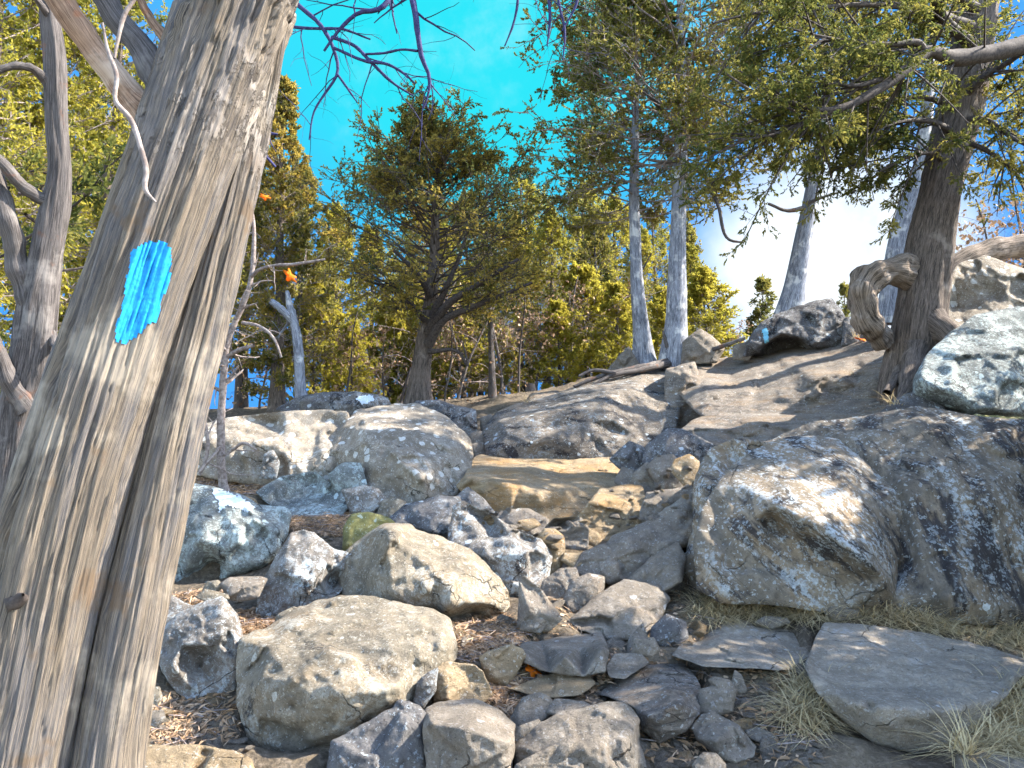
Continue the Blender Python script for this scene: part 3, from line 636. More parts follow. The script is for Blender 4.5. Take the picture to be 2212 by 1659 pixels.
rock('stone', 'flat pale stone in the dark hollow under the upright tan stone', [(1214, 1210), (1222, 1196), (1250, 1198), (1262, 1216), (1240, 1226)], d=5.7, mat='ochre', lean=1)
rock('stone', 'dark stone deep in the hollow beside the wedge', [(1172, 1290), (1176, 1255), (1210, 1232), (1242, 1228), (1248, 1250), (1222, 1290)], [(1215, 1250)], d=5.45, mat='brown')
rock('rock', 'dark half buried rock above the upright tan stone', [(1062, 1135), (1085, 1106), (1140, 1102), (1180, 1122), (1186, 1150), (1150, 1165), (1100, 1150)], [(1120, 1118)], d=6.5, mat='brown', lean=1.0)
rock('stone', 'orange flake of stone lying on the half buried rock', [(1118, 1140), (1124, 1126), (1150, 1122), (1166, 1134), (1140, 1144)], d=6.35, mat='ochre', lean=.8)
rock('stone', 'pale angular stone in the trail right of the long flat rock', [(1350, 1425), (1362, 1380), (1388, 1348), (1396, 1380), (1380, 1415)], d=4.5, mat='grey', lean=.8)
rock('stone', 'squared pale stone in the trail in front of the pale angular stone', [(1366, 1412), (1374, 1382), (1410, 1380), (1422, 1402), (1408, 1418)], [(1380, 1390)], d=4.3, mat='grey', lean=.5)
rock('stone', 'flat grey flagstone sunk in the dirt right of the long flat rock', [(1312, 1440), (1330, 1415), (1380, 1412), (1398, 1432), (1350, 1462), (1320, 1460)], d=4.05, mat='grey', lean=2.2, th=.2, bulge=.05)
rock('rock', 'dark jagged rock left of the flat trail slab', [(1405, 1388), (1412, 1355), (1440, 1330), (1478, 1345), (1484, 1378), (1450, 1395)], [(1450, 1350)], d=4.7, mat='dark')
# ---- ochre step and rubble right of it
rock('boulder', 'smooth worn ochre bedrock step across the trail',
     [(990, 1050, .25), (1010, 1025, .5), (1024, 995, 1.7), (1038, 984, 2.1), (1104, 990, 2.1), (1222, 990, 2.2), (1320, 976, 2.4), (1340, 1010, 1.7), (1330, 1050, .9), (1290, 1110, .4), (1240, 1135, .1), (1176, 1145, 0), (1110, 1125, .05), (1050, 1105, .1)],
     [(1013, 1032, .2), (1049, 1034, .15), (1105, 1044, .1), (1156, 1062, .05), (1197, 1066, .2), (1250, 1050, .65), (1290, 1020, 1.3), (1100, 1090, .08), (1180, 1105, .12), (1230, 1095, .35), (1150, 1010, 1.3), (1080, 1008, 1.3)],
     d=6.9, mat='ochre', bulge=.02, facets=5, th=1.6, cat='boulder', soft=2, rough=.8)
rock('rock', 'ochre topped block at the right end of the worn step',
     [(1243, 1125), (1275, 1085), (1299, 1058, .5), (1315, 1058, .6), (1350, 1050, .75), (1383, 1052, .7), (1390, 1076, .35), (1388, 1122), (1330, 1165), (1285, 1165)], [(1308, 1076, .2), (1345, 1080, .22), (1382, 1080, .3), (1310, 1120, .1)], d=6.6, mat='ochre', lean=.4, bulge=.04, facets=5, soft=1)
for lab, out, rg, dd, mt in [
    ('dark angular rock at the left of the rubble above the ochre topped block', [(1320, 992), (1360, 956), (1396, 972), (1392, 1000), (1372, 1028), (1340, 1010)], [(1362, 972)], 8.0, 'dark'),
    ('tilted grey rubble slab above the ochre topped block', [(1368, 1040), (1373, 1022), (1396, 1003), (1434, 1008), (1430, 1060), (1396, 1072)], [(1400, 1018), (1424, 1020)], 7.4, 'grey'),
    ('pale topped rubble block under the low right ledge', [(1398, 1010), (1421, 990), (1452, 985), (1476, 1010), (1478, 1051), (1434, 1064)], [(1425, 1005), (1460, 1008)], 7.3, 'brown'),
    ('orange brown rubble rock beside the lichen wall', [(1450, 1015), (1460, 995), (1488, 985), (1508, 1000), (1504, 1040), (1482, 1050)], [(1485, 1000)], 7.0, 'ochre'),
    ('flat rubble stone bridging below the tilted grey slab', [(1396, 1085), (1400, 1064), (1450, 1060), (1492, 1050), (1494, 1072), (1430, 1098)], [(1440, 1070)], 6.8, 'brown'),
    ('small dark rubble stone between step and ledge', [(1330, 1040), (1344, 1012), (1368, 1020), (1372, 1050), (1350, 1056)], [], 7.6, 'brown'),
    ('grey rubble stone right of the ochre topped block', [(1384, 1115), (1392, 1085), (1420, 1076), (1440, 1095), (1420, 1125), (1395, 1135)], [], 6.5, 'grey')]:
    rock('rock', lab, out, rg, d=dd, mat=mt, bulge=.12, facets=7)
# ---- upper bedrock
rock('boulder', 'long dark sloping bedrock wall with white lichen patches above the worn step',
     [(1047, 930, .6), (1064, 900, 1.0), (1104, 876, 1.6), (1204, 853, 2.1), (1280, 822, 2.7), (1354, 800, 3.1), (1404, 786, 3.3), (1466, 784, 3.4), (1468, 873, 1.4), (1455, 926, .6), (1400, 960, .3), (1335, 985, .1), (1104, 1000, 0), (1052, 985, .1)],
     [(1087, 908, .45), (1150, 896, .5), (1237, 878, .65), (1300, 856, 1.0), (1357, 842, 1.5), (1457, 838, 2.0), (1100, 960, .02), (1240, 940, .12), (1330, 905, .6), (1420, 870, 1.4)], d=8.9, mat='slab', bulge=.03, facets=7, th=2.2, cat='boulder', soft=2)
rock('boulder', 'sunlit sloping upper ledge with a shaded step beneath the twisted cedar',
     [(1472, 803, 3.2), (1495, 780, 3.7), (1558, 776, 3.8), (1658, 758, 3.7), (1762, 744, 3.4), (1858, 728, 2.8), (1950, 728, 1.9), (1960, 770, 1.2), (1945, 820, .6), (1902, 858, .35), (1815, 878, .5), (1742, 888, .5), (1625, 894, .5), (1528, 900, .6), (1500, 885, .9), (1472, 845, 2.0)],
     [(1528, 853, 1.2), (1600, 845, 1.5), (1722, 838, .95), (1758, 814, .95), (1808, 811, .85), (1900, 808, .5), (1760, 852, .75), (1850, 850, .45), (1650, 800, 2.4), (1850, 765, 1.9)], d=8.4, mat='ledge', bulge=.02, facets=6, th=2.4, cat='boulder', soft=1, strata=.05)
rock('boulder', 'middle ledge of layered brown bedrock lit in stripes below the upper ledge',
     [(1455, 940, .9), (1506, 904, 1.3), (1622, 886, 1.5), (1742, 880, 1.5), (1828, 866, 1.3), (1892, 860, 1.1), (1940, 870, .8), (1900, 905, .5), (1800, 935, .4), (1700, 970, .1), (1585, 1000, 0), (1508, 1005, .0), (1445, 985, .3)],
     [(1530, 960, .3), (1650, 930, .7), (1800, 895, .9), (1580, 925, .9)], d=7.6, mat='ledge', bulge=.04, facets=7, th=1.6, cat='boulder', soft=1, strata=.05)
rock('boulder', 'low dark ledge end with lichen spots beside the orange brown rubble',
     [(1390, 1000), (1400, 962), (1445, 930), (1475, 930), (1560, 972), (1525, 995), (1505, 1012), (1450, 1016)], [(1450, 960), (1500, 975)], d=7.55, mat='dark', lean=.8, th=1.0)
rock('boulder', 'dark bedrock block in the upright crack between the sloping wall and the upper ledge', [(1435, 960), (1440, 800), (1500, 786), (1530, 880), (1510, 960)], d=9.9, mat='ledge', lean=.9, th=1.5, cat='boulder')
# ---- lichen boulders at right
rock('boulder', 'left flank of the lichen wall behind a black crack',
     [(1470, 1230), (1498, 1150), (1500, 1060), (1512, 1010), (1535, 973), (1585, 951), (1660, 957), (1660, 1000), (1620, 1060), (1600, 1270), (1545, 1290), (1500, 1285)], [(1560, 975, .7), (1530, 1050, .25), (1520, 1180, .15)], d=5.5, lean=.6, mat='white', th=1.2, cat='boulder')
rock('boulder', 'big white lichen boulder with a diagonal bulge at the foot of the right slope',
     [(1502, 1173, .25), (1518, 1106, .35), (1542, 1062, .5), (1575, 1016, .7), (1625, 980, .9), (1658, 961, 1.05), (1708, 948, 1.15), (1758, 945, 1.15), (1808, 951, 1.1), (1875, 1001, .9), (1955, 1043, .7), (1956, 1100, .5), (1935, 1190, .35), (1940, 1316, .15), (1808, 1322, 0), (1675, 1303, 0), (1558, 1300, .05), (1508, 1270, .1)],
     [(1675, 1090, .10), (1775, 1140, -.04), (1875, 1215, -.14), (1915, 1256, -.06), (1665, 1125, .32), (1745, 1180, .22), (1840, 1245, .12), (1600, 1050, .45), (1720, 985, .7), (1830, 1020, .6), (1560, 1150, .25), (1680, 1220, .16), (1790, 1275, .06), (1620, 1130, .2), (1900, 1090, .42)],
     d=5.05, mat='white', bulge=.04, facets=9, th=1.5, cat='boulder', soft=2, rough=.55)
rock('boulder', 'tall dark boulder with black stains and white crust at the right edge',
     [(1640, 968, 1.3), (1682, 946, 1.4), (1758, 914, 1.5), (1858, 904, 1.5), (1975, 883, 1.5), (2025, 887, 1.45), (2109, 903, 1.3), (2260, 912, 1.2), (2280, 1150, .5), (2270, 1350, .1), (2100, 1345, .05), (1900, 1320, .2), (1880, 1100, .8), (1760, 1000, 1.2)],
     [(1830, 950, 1.15), (1980, 920, 1.1), (2100, 950, .95), (1960, 1050, .6), (1990, 1200, .25), (2150, 1080, .5), (2060, 1280, .05), (1940, 1180, .5)],
     d=5.0, mat='white2', bulge=.04, facets=9, th=1.8, cat='boulder', soft=2, rough=.6)
rock('boulder', 'grey speckled boulder with a dark undercut below the twisted cedar',
     [(1973, 851, .3), (1978, 814, .4), (2008, 766, .6), (2058, 718, .85), (2109, 684, 1.05), (2202, 664, 1.2), (2290, 690, 1.1), (2300, 890, .4), (2212, 912, .35), (2105, 898, .25)],
     [(1985, 818, .12), (2050, 845, .02), (2104, 880, .0), (2200, 893, .05), (2080, 780, .4), (2200, 760, .5)], d=6.9, mat='blue', bulge=.07, facets=8, th=1.6, cat='boulder', soft=2)
rock('boulder', 'sunlit white topped boulder right of the twisted cedar',
     [(2030, 640), (2075, 573), (2125, 555), (2212, 584), (2300, 620), (2300, 720), (2192, 690), (2109, 720), (2042, 720)], [(2060, 660, .6), (2130, 630, .7), (2190, 655, .5)], d=8.2, mat='pale', lean=1.0, th=1.4, cat='boulder')
rock('rock', 'black edged rock tucked under the grey speckled boulder', [(1905, 890), (1940, 862), (1975, 850), (2030, 870), (2050, 900), (1960, 905)], d=7.1, mat='dark')
rock('rock', 'mossy flat rock between the two boulders at the right edge', [(2095, 915), (2110, 896), (2160, 902), (2260, 905), (2270, 940), (2180, 960)], [], d=6.3, mat='moss', lean=1.6)
# ---- ridge rocks
blazed, blazeW, blazeT = rock('boulder', 'dark ridge boulder marked with a small pale blue paint stripe',
     [(1610, 768), (1618, 738), (1648, 698), (1688, 678), (1742, 658), (1795, 648), (1812, 668), (1828, 696), (1832, 745), (1762, 752), (1735, 756, .6), (1715, 760, .7), (1688, 764, .7), (1655, 768, .6), (1625, 768, .2)],
     [(1700, 690), (1742, 680), (1742, 735, .05), (1717, 728, .08), (1688, 724, .08), (1655, 739, .05), (1632, 756, .02), (1800, 670), (1722, 736, .6), (1688, 732, .7), (1660, 746, .6)], d=11.2, mat='dark', lean=.5, th=1.6, cat='boulder', bulge=.1)
rock('rock', 'dark low rock right of the blazed ridge boulder', [(1820, 745), (1825, 690), (1856, 684), (1884, 718), (1870, 745)], d=11.0, mat='dark')
rock('rock', 'grey pointed rock beside the foot of the taller twin cedar', [(1475, 785), (1478, 740), (1513, 714), (1535, 728), (1562, 752), (1545, 780)], [(1515, 725)], d=11.6, mat='grey')
rock('rock', 'sharp triangular rock left of the twin cedars', [(1308, 806), (1340, 772), (1357, 752), (1379, 788), (1370, 806)], [(1358, 765)], d=12.0, mat='grey', lean=.4)
rock('rock', 'low stones at the left foot of the blazed ridge boulder', [(1585, 775), (1588, 748), (1612, 742), (1626, 760), (1615, 775)], d=11.4, mat='brown')
rock('rock', 'small slab under the exposed roots on the slope', [(1130, 880), (1150, 852), (1200, 846), (1215, 858), (1180, 882)], d=11.4, mat='ledge', lean=1.2)
# ---------------------------------------------------------------- settle the soil under and in front of the rocks
def settle():
    me = bpy.data.objects['ground'].data
    V = np.empty(len(me.vertices) * 3, np.float32); me.vertices.foreach_get('co', V); V = V.reshape(-1, 3).astype(float)
    sel = np.nonzero((V[:, 1] > 1.5) & (V[:, 1] < 16) & (np.abs(V[:, 0]) < 9))[0]
    low = np.zeros(len(V))
    for O, V2_, D2_ in SETTLE:
        q = V[sel].copy(); u, v, d = proj(q)
        lo, hi = O.min(0), O.max(0)
        k = (u > lo[0]) & (u < hi[0]) & (v > lo[1] - 5) & (v < hi[1] + 5) & (d < D2_.max() + .1)
        k[k] = _inside(O, np.stack([u[k], v[k]], -1))
        if not k.any(): continue
        ids = np.nonzero(k)[0]
        ii = np.nonzero(k)[0]; near_ = np.array([D2_[np.argmin(((V2_ - (u[q_], v[q_])) ** 2).sum(1))] for q_ in ii])
        ids = ii[d[ii] < near_ + .12]
        if not len(ids): continue
        # foot of the outline below each vertex
        us = np.linspace(lo[0], hi[0], 60); foot = np.full(60, lo[1])
        for a, b in zip(O, np.roll(O, -1, 0)):
            x0, x1 = sorted((a[0], b[0])); m = (us >= x0) & (us <= x1)
            if x1 - x0 > 1e-6: foot[m] = np.maximum(foot[m], a[1] + (us[m] - a[0]) / (b[0] - a[0]) * (b[1] - a[1]))
        fv = np.interp(u[ids], us, foot)
        dz = np.maximum(0, (fv - v[ids]) / FR * d[ids])
        low[sel[ids]] = np.maximum(low[sel[ids]], np.minimum(dz, 1.3))
    L = low[:len(gx) * len(gy)].reshape(len(gy), len(gx))
    for _ in range(2):
        A = L.copy(); A[1:-1, 1:-1] = np.maximum(L[1:-1, 1:-1] * .75, (L[:-2, 1:-1] + L[2:, 1:-1] + L[1:-1, :-2] + L[1:-1, 2:]) / 4); L = A
    V[:, 2] -= L.ravel()
    me.vertices.foreach_set('co', V.astype(np.float32).ravel()); me.update()
    return V
GV = settle()

# ---------------------------------------------------------------- the big leaning cedar
def uvd(rows):
    """rows of (u, v, d, radius in pixels) -> points and radii in metres"""
    r = np.array(rows, float); w = P(r[:, 0], r[:, 1], r[:, 2])
    return np.concatenate([w, (r[:, 3] * r[:, 2] / FR)[:, None]], 1)

def bark_tube(rows, n, ns, f, seed=0, rough_at=None, amp=1.0):
    c = spline(uvd(rows), n); pts, rad = c[:, :3], c[:, 3]
    V, F, uv = tube(pts, rad, ns)
    a = np.tile(np.linspace(0, 2 * math.pi, ns, endpoint=False), n)
    ax = np.repeat(pts, ns, 0); rr = np.repeat(rad, ns); L = uv[:, 1]
    out = nrm(V - ax)
    dv = f(a, L, rr, np.repeat(np.linspace(0, 1, n), ns), seed)
    V = ax + out * (rr + dv * amp)[:, None]
    return V, F, uv, c

def groove(a, centre, width, depth):
    x = (a - centre + math.pi) % (2 * math.pi) - math.pi
    return -depth * np.exp(-(x / width) ** 2)

t1 = thing('cedar_tree', 'big leaning cedar with a twin stem and a bright blue paint blaze', 'tree', tuple(P(60, 2100, 1.85)))
b1 = Vector(t1.location)
def f_main(a, L, r, t, sd):
    k = np.stack([np.cos(a) * 2.2, np.sin(a) * 2.2, L * .9], -1)
    fib = np.stack([np.cos(a + L * .15) * 9, np.sin(a + L * .15) * 9, L * 1.6], -1)
    fine = np.stack([np.cos(a + L * .15) * 26, np.sin(a + L * .15) * 26, L * 5], -1)
    h_c = np.abs(fbm(np.stack([np.cos(a + L * .15) * 13, np.sin(a + L * .15) * 13, L * 1.1], -1), 3, 11))
    flake = np.stack([np.cos(a) * 7, np.sin(a) * 7, L * 12], -1)
    up = np.clip((t - .47) / .06, 0, 1)
    h = (.005 * fbm(k, 3, 3)) + .0055 * fbm(fib, 3, 5) * (1 - .4 * up) + .0035 * fbm(fine, 2, 7)
    h = h - .006 * np.exp(-(h_c / .07) ** 2) * (.35 + .65 * np.clip(vn(k * 1.7, 19) * 2 + .5, 0, 1))
    fl = fbm(flake, 4, 9); h = h + up * (.007 * np.clip(fl * 2.2, -.6, .8) + .005 * (np.clip(fl * 9, -1, 1)))
    h = h + groove(a, -.62 - .55 * (t - .4), .10, .035) * np.clip((.62 - t) / .2, 0, 1) * (1 + .5 * vn(np.stack([L * 3, a * 0, a * 0], -1), 2))
    h = h + groove(a, -1.5, .2, .02) + groove(a, .35 + .3 * t, .12, .006) * np.clip((t - .3) / .3, 0, 1)
    return h
rows_main = [(-60, 2250, 1.78, 150), (-20, 1950, 1.82, 136), (22, 1650, 1.86, 127), (80, 1380, 1.89, 122), (144, 1106, 1.92, 118), (205, 900, 1.95, 114),
             (262, 720, 1.98, 110), (318, 553, 2.0, 107), (388, 360, 2.04, 108), (448, 190, 2.08, 110), (517, 0, 2.13, 108), (600, -230, 2.2, 98), (690, -480, 2.3, 92), (790, -800, 2.45, 80), (880, -1200, 2.65, 60)]
Vm, Fm, uvm, cm = bark_tube(rows_main, 640, 280, f_main, 1)
trunk = put('trunk', mesh('trunk', Vm - np.array(b1), Fm, M['barkbig'], uvm), parent=t1)
def f_side(a, L, r, t, sd):
    k = np.stack([np.cos(a) * 1.5, np.sin(a) * 1.5, L * 1.2], -1); fib = np.stack([np.cos(a) * 7, np.sin(a) * 7, L * 1.8], -1); fine = np.stack([np.cos(a) * 20, np.sin(a) * 20, L * 6], -1)
    hc = np.abs(fbm(np.stack([np.cos(a) * 9, np.sin(a) * 9, L * 1.2], -1), 3, 18))
    return -.005 * np.exp(-(hc / .08) ** 2) + .007 * fbm(k, 3, 13) + .005 * fbm(fib, 3, 15) + .003 * fbm(fine, 2, 17)
rows_side = [(190, 2250, 1.80, 96), (205, 1950, 1.83, 86), (230, 1650, 1.91, 74), (276, 1380, 1.94, 69), (335, 1106, 1.98, 64), (382, 900, 2.01, 58), (429, 720, 2.05, 52),
             (470, 553, 2.09, 47), (514, 380, 2.13, 41), (551, 230, 2.17, 35), (585, 90, 2.16, 26), (605, -30, 2.2, 18)]
Vs, Fs, uvs, cs_ = bark_tube(rows_side, 460, 150, f_side, 2)
put('stem', mesh('stem', Vs - np.array(b1), Fs, M['barkbig'], uvs), parent=t1)

rows_shade_fill = [((a_[0] + 145 + 35 * (1 - i_ / 11)) if i_ < 8 else a_[0] + 60, a_[1], a_[2] + .12, 62 - i_ * 3) for i_, a_ in enumerate(rows_main[:11])]  # added dark tube between trunk and twin stem, so the gap reads as shadow
c = spline(uvd(rows_shade_fill), 80); V, F, uv = tube(c[:, :3], c[:, 3], 20)
put('stem', mesh('stem', V - np.array(b1), F, M['twigdark'], uv), parent=t1)['label'] = 'dark filler added behind the split to read as its shadow'

def paint(Vv, F, poly, off, wob=7, seed=0, keep=.0):
    """a coat of paint on the faces of a surface that lie inside a traced patch"""
    poly = np.array(poly, float); c = Vv[F].mean(1)
    u, v, d = proj(c); n = np.cross(Vv[F[:, 1]] - Vv[F[:, 0]], Vv[F[:, 2]] - Vv[F[:, 0]]); n = nrm(n)
    face = ((np.array([0, 0, EYE]) - c) * n).sum(-1) > 0
    j = np.stack([u + wob * fbm(np.stack([u / 16, v / 26, 0 * u], -1), 3, 31), v + 1.0 * wob * fbm(np.stack([u / 7, v / 60, 0 * u + 4], -1), 3, 37)], -1)
    k = face & _inside(poly, j)
    if keep: k &= fbm(np.stack([u / 9, v / 30, 0 * u], -1), 3, 41) > -keep
    f = F[k]; lab = np.arange(len(Vv))            # keep the largest connected patch
    for _ in range(400):
        old = lab.copy(); mn = lab[f].min(1)
        for q in range(F.shape[1]): np.minimum.at(lab, f[:, q], mn)
        if (old == lab).all(): break
    fl = lab[f[:, 0]]; f = f[fl == np.bincount(fl).argmax()]; ids, inv = np.unique(f.ravel(), return_inverse=True)
    vn_ = np.zeros_like(Vv); 
    for q in range(F.shape[1]): np.add.at(vn_, F[:, q], n)
    top = Vv[ids] + nrm(vn_[ids]) * off
    return top, inv.reshape(f.shape)
blz = [(287, 545), (318, 521), (352, 520), (370, 538), (372, 575), (364, 620), (350, 652), (338, 690), (318, 708), (298, 728), (272, 742), (248, 736), (256, 690), (268, 640), (278, 590)]
pv, pf = paint(Vm, Fm, blz, .0022, 4)
put('paint_blaze', mesh('paint_blaze', pv - np.array(b1), pf, M['paint']), parent=trunk)

def branch(parent, base, name, rows, mat, n=40, ns=14, seed=0, lump=.12, label=None):
    c = spline(uvd(rows), n); V, F, uv = tube(c[:, :3], c[:, 3], ns)
    ax = np.repeat(c[:, :3], ns, 0); rr = np.repeat(c[:, 3], ns)
    h = fbm(V * np.array([1, 1, 1]) / max(c[:, 3].mean(), .004) * .7 + seed * 7.3, 3, seed)
    V = ax + nrm(V - ax) * (rr * (1 + lump * h))[:, None]
    o = put(name, mesh(name, V - np.array(base), F, M[mat], uv), parent=parent)
    if label: o['label'] = label
    return o, c
branch(t1, b1, 'branch', [(330, 262, 2.06, 44), (285, 215, 2.05, 30), (243, 158, 2.04, 27), (190, 90, 2.03, 27), (140, 15, 2.02, 28), (85, -70, 2.0, 27), (-30, -260, 1.95, 24)], 'barkbranch', 60, 24, 3, label='reddish peeling branch')
branch(t1, b1, 'branch', [(375, 215, 2.1, 48), (335, 150, 2.12, 36), (300, 98, 2.14, 28), (262, 55, 2.15, 25), (222, -8, 2.16, 25), (150, -120, 2.2, 23), (40, -300, 2.3, 18)], 'barkgrey', 60, 24, 4)
branch(t1, b1, 'branch', [(378, 110, 2.1, 14), (345, 68, 2.12, 11), (320, 32, 2.14, 9), (300, -8, 2.15, 8), (260, -90, 2.2, 6)], 'barkbranch', 40, 10, 5)
branch(t1, b1, 'dead_twig', [(222, 50, 1.93, 3), (233, 108, 1.92, 4), (252, 165, 1.91, 5), (250, 218, 1.90, 5), (282, 258, 1.90, 6), (303, 316, 1.89, 5.5), (316, 367, 1.88, 6), (315, 412, 1.87, 5), (337, 437, 1.87, 2)], 'twig', 60, 8, 6)
branch(t1, b1, 'dead_twig', [(296, -10, 1.95, 4), (270, 30, 1.94, 5), (256, 80, 1.93, 4), (247, 126, 1.92, 3)], 'twig', 30, 8, 7)
branch(t1, b1, 'knot', [(40, 1300, 1.80, 26), (46, 1290, 1.77, 20), (50, 1284, 1.755, 6)], 'twigdark', 14, 14, 8, .5)

# ---------------------------------------------------------------- foliage machinery
rg = np.random.default_rng(11)
def rdir(n, rng): return nrm(rng.normal(size=(n, 3)))
def sprays(g, A, dirs, lens, rng, per=12, leaf=.06, wid=.22, tint=None, spread=.6, m=0, droop=0.0):
    """fine scale-leaf sprays along short shoots: one slim lozenge per leaflet"""
    n = len(A)
    if tint is None: tint = np.clip(.5 + .28 * fbm(A * .9, 2, 21) + rng.normal(0, .16, n), 0, 1)
    s = rng.uniform(.0, 1.1, (n, per, 1)) ** .7
    p = A[:, None] + dirs[:, None] * lens[:, None, None] * s
    d = nrm(dirs[:, None] + spread * rng.normal(size=(n, per, 3)) + np.array([0, 0, -droop]))
    w = nrm(np.cross(d, rng.normal(size=(n, per, 3))))
    l = leaf * rng.uniform(.55, 1.3, (n, per, 1))
    p = p.reshape(-1, 3); d = d.reshape(-1, 3); w = w.reshape(-1, 3); l = l.reshape(-1, 1)
    V = np.stack([p, p + d * l * .45 + w * l * wid, p + d * l, p + d * l * .45 - w * l * wid], 1).reshape(-1, 3)
    F = np.arange(len(p) * 4).reshape(-1, 4)
    tt = np.repeat(np.clip(np.repeat(tint, per) + rng.normal(0, .08, len(p)), 0, 1), 4)
    g.add(V, F, None, tt, m)

def shoots(g, limbs, rng, sec=12, ter=6, per=10, leaf=.06, l2=(.3, .6), gap=.0, tint0=0.0, s0=.2, wid=.22, twm=1, twr=.006, flat=.5, droop=.1, twigs=True):
    """limbs: list of (points, length). Adds side shoots, twigs and leaves"""
    A2, D2, L2 = [], [], []
    for pts, L in limbs:
        k = max(2, int(sec * rng.uniform(.8, 1.2))); s = rng.uniform(s0, 1.0, k) ** .8
        f = s * (len(pts) - 1); i = np.minimum(f.astype(int), len(pts) - 2); fr = (f - i)[:, None]
        p = pts[i] * (1 - fr) + pts[i + 1] * fr; dr = nrm(pts[i + 1] - pts[i])
        side = nrm(np.cross(dr, [0, 0, 1]) + 1e-6) * rng.choice([-1, 1], k)[:, None]
        dd = nrm(dr * rng.uniform(.3, .9, (k, 1)) + side * rng.uniform(.2, 1, (k, 1)) + np.stack([0 * s, 0 * s, rng.uniform(-.35, .45, k) * (1 - flat) + rng.uniform(-.1, .2, k)], -1) + .25 * rng.normal(size=(k, 3)))
        A2.append(p); D2.append(dd); L2.append(L * rng.uniform(l2[0], l2[1], k) * (1.1 - .75 * s))
    A2 = np.concatenate(A2); D2 = np.concatenate(D2); L2 = np.clip(np.concatenate(L2), .12, None)
    if gap > 0:
        k = vn((A2 + D2 * L2[:, None]) * 1.1, 33) > -1 + gap
        k |= rng.random(len(k)) < .15
        A2, D2, L2 = A2[k], D2[k], L2[k]
    if twigs:
        V, F = rods(A2, A2 + D2 * L2[:, None], np.full(len(A2), twr), np.full(len(A2), twr * .4)); g.add(V, F, None, .5, twm)
    n = len(A2)
    s = rng.uniform(.15, 1, (n, ter, 1))
    A3 = (A2[:, None] + D2[:, None] * L2[:, None, None] * s).reshape(-1, 3)
    D3 = nrm(D2[:, None] + .75 * rng.normal(size=(n, ter, 3)) + np.array([0, 0, -droop])).reshape(-1, 3)
    L3 = (np.repeat(L2, ter) * rng.uniform(.25, .5, n * ter)).clip(.08, .5)
    ti = np.clip(.5 + tint0 + np.repeat(.30 * fbm(A2 * .8, 2, 21) + rng.normal(0, .15, n), ter) + rng.normal(0, .08, n * ter), 0, 1)
    if twigs == 2:
        V, F = rods(A3, A3 + D3 * L3[:, None], np.full(len(A3), twr * .5), np.full(len(A3), twr * .3)); g.add(V, F, None, .5, twm)
    sprays(g, A3, D3, L3, rng, per, leaf, wid, ti, .42, 0, droop)

def limb_pts(p0, az, el, L, rng, n=7, bend=.3):
    t = np.linspace(0, 1, n)[:, None]
    d = np.array([math.cos(az) * math.cos(el), math.sin(az) * math.cos(el), math.sin(el)])
    p = p0 + d * L * t + np.array([0, 0, 1]) * bend * L * t * t
    return p + rng.normal(0, .025 * L, (n, 3)) * t

def trunk_line(base, H, lean=(0, 0), wig=.03, rng=rg, n=14):
    t = np.linspace(0, 1, n)
    x = np.cumsum(rng.normal(0, wig, n)) ; y = np.cumsum(rng.normal(0, wig, n))
    return np.stack([base[0] + lean[0] * H * t + (x - x[0]) * t, base[1] + lean[1] * H * t + (y - y[0]) * t, base[2] + H * t - .25], -1)

def conifer(line, r0, cb, R, rng, nl=60, sec=12, ter=6, per=10, leaf=.06, shape=.75, gap=.35, tint0=0., el=(-.1, .8), bend=.15, twr=.006, sector=None, limb_r=.012, trunk_r1=.12, wid=.22, droop=.1, twigs=True):
    """trunk line in local space -> (trunk V,F,uv), crown Geo"""
    n = len(line); t = np.linspace(0, 1, n); rad = r0 * (1 - t * (1 - trunk_r1)) * (1 + .7 * np.exp(-t * n * .9))
    c = spline(np.concatenate([line, rad[:, None]], 1), n * 4)
    V, F, uv = tube(c[:, :3], c[:, 3], 14)
    ax = np.repeat(c[:, :3], 14, 0); a = np.tile(np.linspace(0, 2 * math.pi, 14, endpoint=False), len(c))
    V = ax + (V - ax) * (1 + .16 * fbm(np.stack([np.cos(a) * 1.6, np.sin(a) * 1.6, V[:, 2] * .6], -1), 3, int(r0 * 1000)))[:, None]
    g = Geo(); limbs = []
    for k in range(nl):
        h = cb + (1 - cb) * ((k + rng.random()) / nl) ** .85
        q = (h - cb) / (1 - cb); i = min(int(h * (n - 1)), n - 2); fr = h * (n - 1) - i
        p0 = line[i] * (1 - fr) + line[i + 1] * fr
        az = k * 2.399 + rng.normal(0, .4)
        if sector is not None: az = sector[0] + (rng.random() - .5) * sector[1]
        L = R * ((1 - q) ** shape * .92 + .08) * min(1, .55 + q * 3) * rng.uniform(.6, 1.15)
        e = el[0] + (el[1] - el[0]) * q + rng.normal(0, .12)
        pts = limb_pts(p0, az, e, L, rng, 7, bend); limbs.append((pts, L))
        rr = np.linspace(limb_r * (.6 + L * .35), limb_r * .25, 7)
        v, f, u_ = tube(pts, rr, 5); g.add(v, f, u_, .5, 1)
    shoots(g, limbs, rng, sec, ter, per, leaf, gap=gap, tint0=tint0, twr=twr, wid=wid, droop=droop, twigs=twigs)
    return (V, F, uv), g

def tree(name, label, cat, loc, tr, g, bark, leaf, twig='twigdark', group=None):
    t = thing(name, label, cat, loc, group)
    put('trunk', mesh('trunk', tr[0], tr[1], M[bark], tr[2]), parent=t)
    if g is not None: put('crown', g.mesh('crown', [M[leaf], M[twig]], smooth=False), parent=t)
    return t
def gpos(u, v, d):
    p = P(u, v, d); return np.array([p[0], p[1], float(zt(p[0], p[1])) - .05])
def line_uv(rows, base):
    r = np.array(rows, float); return P(r[:, 0], r[:, 1], r[:, 2]) - base

